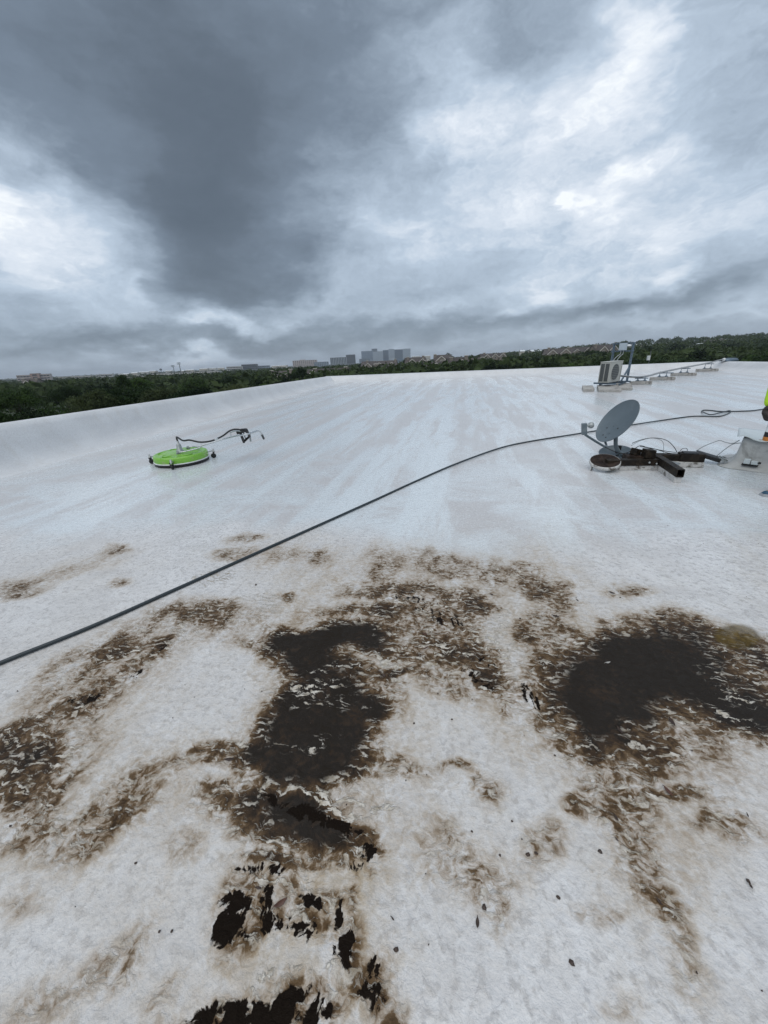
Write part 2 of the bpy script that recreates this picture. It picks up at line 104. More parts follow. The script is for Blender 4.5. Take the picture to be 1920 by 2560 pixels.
TAN = [(0.224, 1.889, 0.99, 0.142, -0.073, -1.042, 0.4), (0.605, 0.824, 0.242, 0.128, 0.035, -0.328, 0.45), (-1.436, 0.868, 0.306, 0.324, 0.714, -0.419, 0.4), (-0.686, 1.438, 0.447, 0.069, 0.347, -0.939, 0.6), (0.473, 2.116, 0.304, 0.042, -0.166, -1.055, 0.5), (-0.898, 0.664, 0.34, 0.06, 0.084, -0.108, 0.35), (-0.111, 0.866, 0.351, 0.062, 0.03, -0.263, 0.35), (-0.411, 0.456, 0.271, 0.051, 0.071, -0.156, 1.0), (-0.375, 0.598, 0.198, 0.036, 0.03, -0.08, 0.9), (-0.429, 0.824, 0.153, 0.027, 0.013, -0.038, 0.6), (0.651, 0.613, 0.111, 0.052, 0.01, -0.122, 0.5), (0.368, 0.559, 0.086, 0.016, -0.011, -0.039, 0.35), (-1.168, 0.694, 0.254, 0.22, 0.217, -0.125, 0.45), (-0.852, 0.309, 0.073, 0.072, 0.128, -0.043, 0.4), (-1.735, 1.276, 0.264, 0.504, 0.192, -0.124, 0.4), (-0.367, 2.0, 0.741, 0.102, 0.085, -0.517, 0.4), (0.59, 0.929, 0.196, -0.1, -0.205, -0.242, 0.4), (-0.032, 0.709, 0.213, 0.039, 0.007, -0.11, 0.35), (-0.599, 1.205, 0.465, 0.075, 0.208, -0.562, 0.45), (0.811, 1.544, 0.571, 0.09, -0.149, -0.412, 0.4), (-0.83, 0.348, 0.029, 0.038, 0.068, -0.021, 0.5), (0.013, 1.37, 0.282, -0.019, -0.016, -0.139, 0.45), (0.33, 1.869, 0.43, 0.062, -0.068, -0.593, 0.3), (-1.36, 2.385, 0.626, 0.076, 0.231, -0.481, 0.3), (-2.881, 2.075, 0.448, 0.266, 0.322, -0.26, 0.3), (1.9, 2.622, 0.143, 0.018, -0.391, -0.673, 0.3)]
WHITE = [(-0.684, 1.224, 0.213, -0.0, 0.014, -0.047, 0.6), (-0.572, 1.35, 0.115, 0.018, 0.013, -0.038, 0.5), (-0.577, 1.145, 0.16, 0.01, 0.009, -0.031, 0.45), (-0.554, 0.991, 0.126, 0.021, 0.009, -0.022, 0.45), (-0.376, 0.794, 0.154, -0.009, 0.0, -0.02, 0.9), (-0.351, 0.761, 0.08, -0.016, -0.005, -0.023, 0.8), (-0.828, 1.236, 0.113, 0.018, 0.015, -0.031, 0.5), (-0.282, 1.486, 0.138, 0.021, 0.009, -0.053, 0.6), (-0.407, 1.495, 0.12, 0.019, 0.011, -0.049, 0.6), (-0.057, 1.712, 0.317, 0.047, 0.009, -0.193, 0.5), (0.213, 1.721, 0.102, 0.015, -0.029, -0.42, 0.5), (-0.36, 1.959, 0.364, 0.051, 0.009, -0.056, 0.6), (-1.198, 1.722, 0.098, 0.093, 0.067, -0.081, 0.5), (-1.708, 2.083, 0.14, 0.074, 0.052, -0.067, 0.6), (-1.281, 1.874, 0.209, 0.029, 0.031, -0.057, 0.5), (-1.804, 1.295, 0.132, 0.132, 0.044, -0.032, 0.6), (-1.519, 1.462, 0.042, 0.088, 0.125, -0.095, 0.5), (-0.558, 0.51, 0.093, 0.031, 0.009, -0.01, 0.6), (-0.434, 0.507, 0.088, 0.016, 0.007, -0.015, 0.6), (-0.323, 0.553, 0.067, 0.012, 0.004, -0.011, 0.6), (-0.407, 0.4, 0.15, 0.043, 0.007, -0.009, 0.7), (1.059, 1.414, 0.105, -0.073, -0.026, -0.032, 0.6), (1.119, 1.593, 0.076, -0.093, -0.046, -0.056, 0.45)]
OVAL = (1.391, 1.921, 0.112, -0.0, -0.064, -0.11, 1.0)
LEAVES = [(0.628, 1.271, 0.639, 1.238), (0.844, 1.348, 0.849, 1.308), (0.705, 1.051, 0.719, 1.02), (0.513, 0.929, 0.519, 0.909), (0.495, 0.859, 0.501, 0.85), (0.075, 0.597, 0.075, 0.574), (0.556, 0.726, 0.564, 0.71), (0.818, 0.807, 0.819, 0.793), (-0.479, 0.513, -0.449, 0.538), (-0.865, 0.875, -0.827, 0.886), (0.894, 2.253, 0.921, 2.231), (0.682, 2.144, 0.691, 2.125), (-0.552, 0.545, -0.534, 0.546), (0.059, 2.123, 0.042, 2.134), (0.514, 1.966, 0.541, 1.952), (-0.178, 1.587, -0.155, 1.605), (-0.152, 0.554, -0.146, 0.55), (0.923, 1.002, 0.922, 0.995), (0.535, 1.966, 0.55, 1.953), (0.689, 1.623, 0.714, 1.632), (0.181, 2.131, 0.2, 2.12), (-0.195, 1.708, -0.168, 1.696)]
SPECKS = [(-2.066, 1.016), (1.217, 1.763), (-1.461, 0.544), (-0.877, 2.095), (-0.083, 1.321), (-0.883, 1.204), (0.351, 1.773), (0.335, 1.912), (-0.18, 1.707), (0.066, 1.313), (-0.169, 1.154), (0.687, 2.166), (0.94, 2.2), (0.251, 0.775), (0.227, 0.768), (0.44, 0.814), (0.295, 0.68), (0.82, 0.812), (0.093, 0.621), (-0.131, 0.497), (0.303, 0.555), (-0.016, 1.198), (-0.343, 1.386), (-0.765, 0.413), (-0.951, 0.532), (-0.732, 0.419), (0.366, 1.106), (-1.369, 2.035), (-3.846, 6.946), (0.189, 0.852), (0.062, 0.8), (0.145, 0.751)]
HOSE = [(-2.464, 0.938), (-2.353, 1.14), (-2.125, 1.476), (-1.861, 1.955), (-1.482, 2.64), (-1.073, 3.386), (-0.841, 3.827), (-0.561, 4.357), (-0.118, 5.13), (0.516, 6.06), (1.05, 6.565), (1.913, 7.161), (2.974, 7.908), (3.604, 8.341), (4.261, 8.759), (4.546, 8.782), (4.717, 8.716), (4.905, 8.846), (5.189, 9.181), (5.23, 9.286), (4.953, 9.047), (4.667, 8.82), (4.699, 9.129), (4.798, 9.395), (4.904, 9.557), (5.022, 9.541), (5.111, 9.357), (5.377, 9.324), (5.697, 9.397), (5.952, 9.537)]
CL_C = (-4.333, 5.145)
CL_BAR = [(-4.004, 5.193, 0.24), (-3.583, 5.267, 0.34), (-3.327, 5.144, 0.4), (-3.136, 5.105, 0.43), (-3.076, 5.232, 0.44), (-3.062, 5.325, 0.44), (-3.085, 5.441, 0.4), (-3.196, 5.664, 0.32)]
CL_GRIP = [(-3.196, 5.664, 0.32), (-3.308, 5.903, 0.2)]
CL_HOSE = [(-4.269, 5.078, 0.26), (-4.19, 5.009, 0.33), (-4.109, 4.989, 0.37), (-4.014, 5.016, 0.37), (-3.888, 5.062, 0.33), (-3.757, 5.116, 0.33), (-3.652, 5.172, 0.36), (-3.497, 5.107, 0.42), (-3.362, 5.072, 0.49), (-3.269, 5.084, 0.51), (-3.16, 5.072, 0.5)]
CL_BAR2 = [(-3.467, 5.246, 0.38), (-3.499, 5.289, 0.42), (-3.368, 5.232, 0.46), (-3.247, 5.195, 0.46)]
CL_GUN = [(-3.308, 5.252, 0.42), (-3.162, 5.179, 0.48), (-3.406, 5.455, 0.25), (-3.278, 5.44, 0.34), (-3.281, 5.448, 0.27)]
CL_FORK = [(-4.005, 5.166, 0.24), (-4.393, 5.085, 0.19), (-4.016, 4.939, 0.19)]
CL_CAST = [(-4.776, 5.005, 0.0), (-4.191, 4.783, 0.0), (-3.944, 5.394, 0.0)]
DISH_C = (1.849, 5.417, 0.509)
DISH_N = (-0.801, -0.241, 0.548)
DISH_M = (0.579, -0.076, 0.812)
LNB = (1.384, 5.047, 0.481)
LNB_H = (1.466, 5.121, 0.51)
ARM = [(1.726, 5.245, 0.233), (1.626, 5.171, 0.27), (1.401, 5.024, 0.414)]
MAST = [(1.896, 5.442, 0.271), (1.888, 5.414, 0.205), (1.921, 5.394, 0.137), (1.978, 5.385, 0.082), (2.091, 5.381, 0.011)]
BEAM1 = [(1.655, 4.944), (2.204, 5.002)]
BEAM2 = [(2.226, 5.161), (2.222, 4.485)]
BEAM3 = [(2.329, 5.256), (2.777, 5.129)]
PAN = (1.656, 5.013, 0.1)
PAN2 = (1.945, 5.383, 0.14)
SLAB = [(2.825, 5.37, 0.125), (3.023, 5.324, 0.038)]
BLOCKS = [(2.095, 4.987, 0.12), (2.069, 5.177, 0.12)]
PLATE = [(2.429, 5.241), (2.508, 5.016)]
CABLES = [[(2.094, 5.464, 0.215), (2.193, 5.499, 0.248), (2.318, 5.535, 0.266), (2.42, 5.502, 0.267), (2.495, 5.454, 0.242), (2.545, 5.385, 0.181), (2.559, 5.312, 0.129)], [(2.085, 5.451, 0.187), (2.191, 5.542, 0.218), (2.316, 5.583, 0.251), (2.418, 5.604, 0.246), (2.521, 5.663, 0.197), (2.543, 5.644, 0.138), (2.537, 5.598, 0.026)], [(1.7, 5.212, 0.221), (1.795, 5.163, 0.182), (1.859, 5.167, 0.157), (1.946, 5.186, 0.157), (2.036, 5.223, 0.198), (2.107, 5.252, 0.232), (2.185, 5.261, 0.21), (2.258, 5.218, 0.2), (2.398, 5.23, 0.153), (2.48, 5.242, 0.136)], [(2.129, 5.304, 0.21), (2.277, 5.325, 0.18), (2.399, 5.288, 0.159), (2.529, 5.277, 0.142)], [(2.552, 5.26, 0.141), (2.588, 5.285, 0.185), (2.641, 5.298, 0.187), (2.651, 5.289, 0.159)], [(2.786, 5.367, 0.141), (2.88, 5.409, 0.191), (2.968, 5.394, 0.244), (3.034, 5.415, 0.259), (3.078, 5.364, 0.245), (3.139, 5.342, 0.24), (3.199, 5.348, 0.277)], [(2.998, 5.335, 0.08), (3.067, 5.331, 0.17), (3.139, 5.339, 0.231), (3.219, 5.319, 0.25)]]
CURB = [(2.972, 5.069), (3.276, 4.861)]
CURB_T = [(3.153, 5.391, 0.355), (3.305, 5.07, 0.353), (3.126, 5.525, 0.344), (3.551, 5.993, 0.309)]
CURB_BOX = [(3.182, 5.206, 0.07)]
TOE = (2.786, 4.129)
HAND = [(2.736, 4.323, 0.684), (2.779, 4.377, 0.793), (2.906, 4.582, 1.179), (3.146, 4.808, 1.553), (2.749, 4.275, 0.611), (2.763, 4.241, 0.52)]
AC_B = [(4.024, 13.586), (4.609, 13.546), (3.782, 14.17), (5.091, 14.044)]
AC_P = [(4.35, 14.895, 0.112), (4.536, 14.606, 0.116), (5.229, 15.374, 0.126), (4.354, 15.132, 0.7)]
AC_POST = [(4.904, 15.679, -0.035), (5.058, 16.292, 1.404), (5.457, 15.418, -0.029), (5.58, 16.019, 1.399), (5.073, 15.097, 0.074), (5.435, 15.65, 0.561)]
SUP = [((5.679, 15.974), (6.361, 15.88)), ((6.928, 17.576), (7.735, 17.402)), ((8.438, 19.467), (9.295, 19.226)), ((10.393, 21.648), (11.189, 21.398))]
PIPE = [(5.198, 15.311, 0.262), (6.239, 16.641, 0.24), (7.593, 18.125, 0.287), (9.226, 20.106, 0.313), (11.092, 22.143, 0.35), (12.569, 23.643, 0.369)]
HOOD = [(12.85, 23.818, 0.372)]
HOUSES = [(-39.7, 170.0, 9.2, -0.4, -2.7), (-19.7, 165.0, 16.3, -0.2, -2.6), (1.4, 260.0, 21.9, 2.0, -0.6), (2.6, 140.0, 6.3, 0.1, -1.4), (22.0, 240.0, 11.4, 3.0, 0.4), (22.4, 165.0, 8.0, 0.4, -1.1), (32.3, 205.0, 7.9, 3.3, 1.1), (33.9, 175.0, 8.5, 1.7, -0.6), (50.2, 215.0, 8.4, 1.2, -1.0), (80.8, 290.0, 17.4, 3.7, 1.3), (104.6, 240.0, 14.9, 4.3, 1.7), (150.4, 300.0, 22.1, 5.2, 2.0), (122.4, 225.0, 12.7, 4.9, 1.5), (349.0, 430.0, 17.6, 8.6, 5.5), (-226.5, 270.0, 8.8, 0.8, -1.9)]
BLD = {'pinkoffice': (-592.0, 700.0, 26.0, 5.8), 'pinkcore': (-569.8, 690.0, 11.8, 7.6), 'pinkoffice2': (-563.7, 700.0, 17.3, 6.2), 'cream1': (-622.9, 800.0, 28.3, -1.7), 'cream2': (-651.2, 900.0, 64.6, -0.1), 'cream3': (-494.9, 750.0, 25.1, 1.5), 'longwhite': (-238.0, 520.0, 74.0, -0.6), 'dark_mid': (-338.9, 1100.0, 40.1, 10.2), 'mid_l': (-372.0, 1080.0, 39.4, 6.4), 'mid_r': (-308.5, 1120.0, 33.4, 5.3), 'pinkblock': (-226.0, 1300.0, 73.7, 16.2), 'grey_low': (-168.5, 1250.0, 42.1, 9.1), 'dark_office': (-139.5, 1500.0, 57.6, 22.8), 'dark_tower': (-98.0, 1550.0, 34.2, 31.3), 't1': (-44.4, 1900.0, 52.8, 50.1), 't1b': (-10.4, 1930.0, 25.8, 59.7), 't2': (4.5, 1850.0, 44.3, 45.2), 't3': (41.5, 1950.0, 26.2, 52.1), 't4': (67.0, 1900.0, 27.3, 53.9), 't5': (104.9, 2000.0, 44.1, 53.5), 't6': (134.7, 1880.0, 34.2, 52.2), 'low_blue': (-50.4, 1700.0, 45.9, 16.6)}
SHEDS = [(252.9, 420.0, 5.7, 7.3), (327.7, 520.0, 6.1, 9.0), (393.7, 560.0, 7.1, 9.3), (466.0, 620.0, 9.1, 11.7), (296.7, 380.0, 4.5, 4.9), (296.8, 360.0, 3.5, 3.4), (364.5, 400.0, 5.5, 4.0), (576.9, 620.0, 9.1, 10.4), (291.5, 600.0, 7.0, 8.9), (234.6, 520.0, 5.0, 7.7), (-453.8, 1000.0, 18.2, 3.8), (-503.0, 1200.0, 23.0, 5.8), (-500.4, 1250.0, 27.6, 6.1), (-422.7, 900.0, 6.0, 2.5), (-469.4, 800.0, 11.5, 2.7), (-563.8, 1000.0, 21.1, 3.9), (-597.5, 1100.0, 21.1, 5.2), (-548.2, 900.0, 25.9, 1.3), (-605.0, 1200.0, 17.3, 4.6), (-318.6, 1300.0, 25.0, 4.9), (-340.0, 1500.0, 26.0, 5.6), (131.6, 1400.0, 27.0, 15.5), (180.9, 1500.0, 21.7, 16.2), (-567.0, 1500.0, 21.6, 7.0), (621.9, 900.0, 21.0, 17.8), (364.0, 500.0, 6.3, 6.7), (684.8, 800.0, 11.7, 13.3), (531.8, 600.0, 7.6, 9.6), (174.9, 500.0, 4.8, 7.4), (186.3, 500.0, 3.4, 6.9), (196.0, 500.0, 3.4, 6.5)]
POLES = [(-200.1, 420.0, 1.6, 9.6), (-216.6, 440.0, 1.7, 7.6)]
WTOWER = (-471.2, 900.0, 5.2, 8.7)
LAMPBOX = (49.6, 75.0, 0.4, 0.5)
TREES = [(-13.6, 14.0, 2.3, 1.4), (-13.2, 15.0, 2.2, 1.2), (-13.9, 17.0, 2.0, 1.0), (-10.3, 13.5, 1.4, 1.0), (-21.3, 30.0, 3.2, 1.2), (-22.4, 34.0, 3.9, 1.2), (-38.5, 62.0, 2.1, 2.1), (-21.8, 36.0, 4.5, 1.3), (-18.3, 34.0, 3.9, 1.1), (-13.8, 28.0, 3.2, 0.9), (-16.5, 38.0, 4.0, 0.7), (-16.5, 44.0, 4.7, 0.7), (-13.0, 40.0, 4.3, 0.7), (-13.9, 50.0, 4.4, 0.4), (-13.2, 55.0, 4.3, 0.0), (-43.8, 75.0, 4.3, 1.6), (-35.8, 40.0, 4.2, 1.3), (-42.4, 55.0, 3.7, 1.0), (-47.9, 70.0, 4.7, 0.9), (-40.6, 90.0, 6.1, 0.6), (-41.0, 110.0, 6.4, 0.7), (-40.9, 130.0, 7.5, 0.3), (-28.2, 100.0, 4.8, 0.0), (-20.8, 110.0, 4.9, 1.3), (-15.7, 70.0, 4.1, 0.0), (-10.5, 60.0, 2.9, -0.1), (-10.6, 75.0, 3.7, -0.4), (-8.2, 80.0, 3.9, -0.5), (-10.0, 140.0, 5.4, 0.6), (-6.4, 130.0, 6.3, 0.9), (-1.3, 95.0, 4.6, 0.4), (1.1, 70.0, 3.4, 0.1), (4.6, 85.0, 5.0, -0.0), (10.3, 110.0, 6.4, 0.7), (10.5, 80.0, 4.3, 0.5), (12.1, 75.0, 4.0, 0.5), (14.1, 70.0, 3.8, 0.2), (16.8, 70.0, 4.1, 0.3), (22.3, 80.0, 4.7, 0.7), (27.0, 85.0, 5.8, 1.1), (42.6, 120.0, 9.3, 2.0), (59.0, 150.0, 10.2, 2.9), (57.0, 170.0, 9.9, 3.5), (41.2, 95.0, 7.4, 1.4), (41.0, 85.0, 6.6, 1.1), (44.5, 260.0, 7.5, 5.5), (89.0, 300.0, 14.5, 5.7), (40.6, 75.0, 5.9, 1.0), (46.8, 80.0, 6.3, 1.0), (54.2, 85.0, 7.5, 1.3), (54.9, 80.0, 7.1, 1.1), (66.1, 90.0, 7.9, 1.4), (74.3, 95.0, 9.3, 1.5), (70.6, 85.0, 8.3, 1.3), (70.4, 80.0, 8.6, 1.2), (69.7, 75.0, 8.1, 1.2), (69.1, 70.0, 8.3, 1.2), (103.7, 200.0, 9.7, 4.2), (113.3, 190.0, 12.9, 3.4), (130.7, 200.0, 13.6, 4.1), (158.6, 220.0, 15.0, 4.6), (157.9, 200.0, 15.6, 3.4), (188.4, 220.0, 17.2, 4.1), (203.2, 220.0, 17.2, 4.3), (25.3, 110.0, 5.4, 0.4), (17.0, 150.0, 7.3, 1.5), (21.7, 290.0, 8.4, 5.1), (-11.1, 300.0, 11.6, 2.0)]
# ------------------------------------------------------------------ helpers
C = scene.collection
random.seed(7); rng = np.random.default_rng(7)
YAW, SLOPE = math.radians(12.5), 0.018                    # the roof is turned and rises gently away from the viewer
DX = Vector((math.cos(YAW), -math.sin(YAW), 0))
DY = Vector((math.sin(YAW), math.cos(YAW), SLOPE)).normalized()
DZ = DX.cross(DY)
ROOF = Matrix((DX, DY, DZ)).transposed().to_4x4()
def W(a, b, h=0.0): return ROOF @ Vector((a, b, h))

def tag(o, label=None, cat=None, group=None, kind=None):
    if label: o['label'] = label
    if cat: o['category'] = cat
    if group: o['group'] = group
    if kind: o['kind'] = kind
    return o
def thing(name, label, cat, org=(0, 0, 0), roof=True, group=None, rotz=0.0):
    """Empty at the base of a thing; on the roof its axes are those of the roof"""
    o = bpy.data.objects.new(name, None); C.objects.link(o); o.empty_display_size = .1
    if roof: o.matrix_world = Matrix.Translation(W(*org)) @ ROOF.to_3x3().to_4x4() @ Matrix.Rotation(rotz, 4, 'Z')
    else: o.matrix_world = Matrix.Translation(org) @ Matrix.Rotation(rotz, 4, 'Z')
    return tag(o, label, cat, group)

class MB:
    """collects vertices and faces of one mesh; org is subtracted so that a child can be written in roof coordinates"""
    def __init__(s, org=(0, 0, 0)): s.v = []; s.f = []; s.o = Vector(org); s.sm = []
    def add(s, vs, fs, smooth=False):
        k = len(s.v); s.v += [tuple(Vector(p) - s.o) for p in vs]
        s.f += [tuple(i + k for i in f) for f in fs]; s.sm += [smooth] * len(fs); return s
    def box(s, c, d, M=None, taper=1.0):
        hx, hy, hz = d[0] / 2, d[1] / 2, d[2] / 2
        vs = []
        for z in (-1, 1):
            k = taper if z > 0 else 1.0
            for x, y in ((-1, -1), (1, -1), (1, 1), (-1, 1)):
                p = Vector((x * hx * k, y * hy * k, z * hz))
                vs.append((M @ p if M else p) + Vector(c))
        return s.add(vs, [(3, 2, 1, 0), (4, 5, 6, 7), (0, 1, 5, 4), (1, 2, 6, 5), (2, 3, 7, 6), (3, 0, 4, 7)])
    def bar(s, p, q, w, h, upv=(0, 0, 1)):
        p, q = Vector(p), Vector(q); x = (q - p); L = x.length; x.normalize()
        y = Vector(upv).cross(x).normalized(); z = x.cross(y)
        M = Matrix((x, y, z)).transposed()
        return s.box((p + q) / 2, (L, w, h), M)
    def tube(s, pts, r, n=8, cap=True):
        pts = [Vector(p) for p in pts]; rs = r if isinstance(r, (list, tuple)) else [r] * len(pts)
        vs = []; prev = None
        for i, p in enumerate(pts):
            t_ = (pts[min(i + 1, len(pts) - 1)] - pts[max(i - 1, 0)]).normalized()
            if prev is None: a_ = t_.orthogonal().normalized()
            else: a_ = (prev - t_ * prev.dot(t_)).normalized()
            prev = a_; b_ = t_.cross(a_)
            for k in range(n):
                an = 2 * math.pi * k / n
                vs.append(p + (a_ * math.cos(an) + b_ * math.sin(an)) * rs[i])
        fs = []
        for i in range(len(pts) - 1):
            for k in range(n):
                fs.append((i * n + k, i * n + (k + 1) % n, (i + 1) * n + (k + 1) % n, (i + 1) * n + k))
        s.add(vs, fs, True)
        if cap:
            s.add(vs[:n], [tuple(range(n - 1, -1, -1))]); s.add(vs[-n:], [tuple(range(n))])
        return s
    def lathe(s, prof, c=(0, 0, 0), M=None, n=32, sy=1.0, smooth=True):
        vs = []
        for r, z in prof:
            for k in range(n):
                an = 2 * math.pi * k / n
                p = Vector((r * math.cos(an), r * math.sin(an) * sy, z))
                vs.append((M @ p if M else p) + Vector(c))
        fs = [(i * n + k, i * n + (k + 1) % n, (i + 1) * n + (k + 1) % n, (i + 1) * n + k) for i in range(len(prof) - 1) for k in range(n)]
        return s.add(vs, fs, smooth)
    def prism(s, poly, ext):
        """poly: 3D points, ext: extrusion vector"""
        e = Vector(ext); n = len(poly); vs = [Vector(p) for p in poly] + [Vector(p) + e for p in poly]
        return s.add(vs, [tuple(range(n - 1, -1, -1)), tuple(range(n, 2 * n))] + [(i, (i + 1) % n, n + (i + 1) % n, n + i) for i in range(n)])
    def mesh(s, name):
        me = bpy.data.meshes.new(name); me.from_pydata(s.v, [], s.f)
        bm = bmesh.new(); bm.from_mesh(me); bmesh.ops.recalc_face_normals(bm, faces=bm.faces); bm.to_mesh(me); bm.free()
        for p, k in zip(me.polygons, s.sm): p.use_smooth = k
        return me
    def build(s, name, mat, parent=None, bevel=0):
        o = bpy.data.objects.new(name, s.mesh(name)); C.objects.link(o)
        o.data.materials.append(mat)
        if parent: o.parent = parent
        if bevel:
            b = o.modifiers.new('bevel', 'BEVEL'); b.width = bevel; b.segments = 2; b.limit_method = 'ANGLE'
        return o
def spline(pts, sub=8):
    P = [Vector(p) for p in pts]; out = []
    for i in range(len(P) - 1):
        p0, p1, p2, p3 = P[max(i - 1, 0)], P[i], P[i + 1], P[min(i + 2, len(P) - 1)]
        for k in range(sub):
            u = k / sub
            out.append(.5 * ((2 * p1) + (p2 - p0) * u + (2 * p0 - 5 * p1 + 4 * p2 - p3) * u * u + (3 * p1 - p0 - 3 * p2 + p3) * u ** 3))
    return out + [P[-1]]
def frame(n, upv=(0, 0, 1)):
    """matrix whose local z is n"""
    n = Vector(n).normalized(); x = Vector(upv).cross(n)
    x = x.normalized() if x.length > 1e-4 else n.orthogonal().normalized()
    return Matrix((x, n.cross(x), n)).transposed()

# ------------------------------------------------------------------ materials
def material(name, color, rough=.5, metal=0.0, var=.15, scale=20, bump=0.0, spec=.5, dirt=None, dirt_amt=.5, dirt_scale=6, coords='Object', coat=0):
    """plain surface with uneven colour, optional second colour as patches of wear, fine relief"""
    mt = bpy.data.materials.new(name); mt.use_nodes = True; t = NT(mt.node_tree)
    co = t.n('ShaderNodeTexCoord').outputs[coords]
    nz = t.noise(co, scale, 5, .6)
    base = t.mix(t.mr(nz, .3, .7), tuple(c * (1 - var) for c in color), tuple(min(1, c * (1 + var)) for c in color))
    if dirt:
        nd = t.noise(co, dirt_scale, 7, .65, .4)
        base = t.mix(t.mr(nd, .62 - dirt_amt * .3, .70 - dirt_amt * .2), base, dirt)
    ins = {'Base Color': base, 'Roughness': t.mr(nz, .2, .8, max(.05, rough - .1), min(1, rough + .1)), 'Metallic': metal, 'Specular IOR Level': spec, 'Coat Weight': coat}
    if bump:
        ins['Normal'] = t.n('ShaderNodeBump', {'Strength': min(1, bump), 'Distance': .01, 'Height': t.noise(co, scale * 2.5, 4, .6)}).outputs[0]
    p = t.n('ShaderNodeBsdfPrincipled', ins)
    t.n('ShaderNodeOutputMaterial', {0: p}); return mt

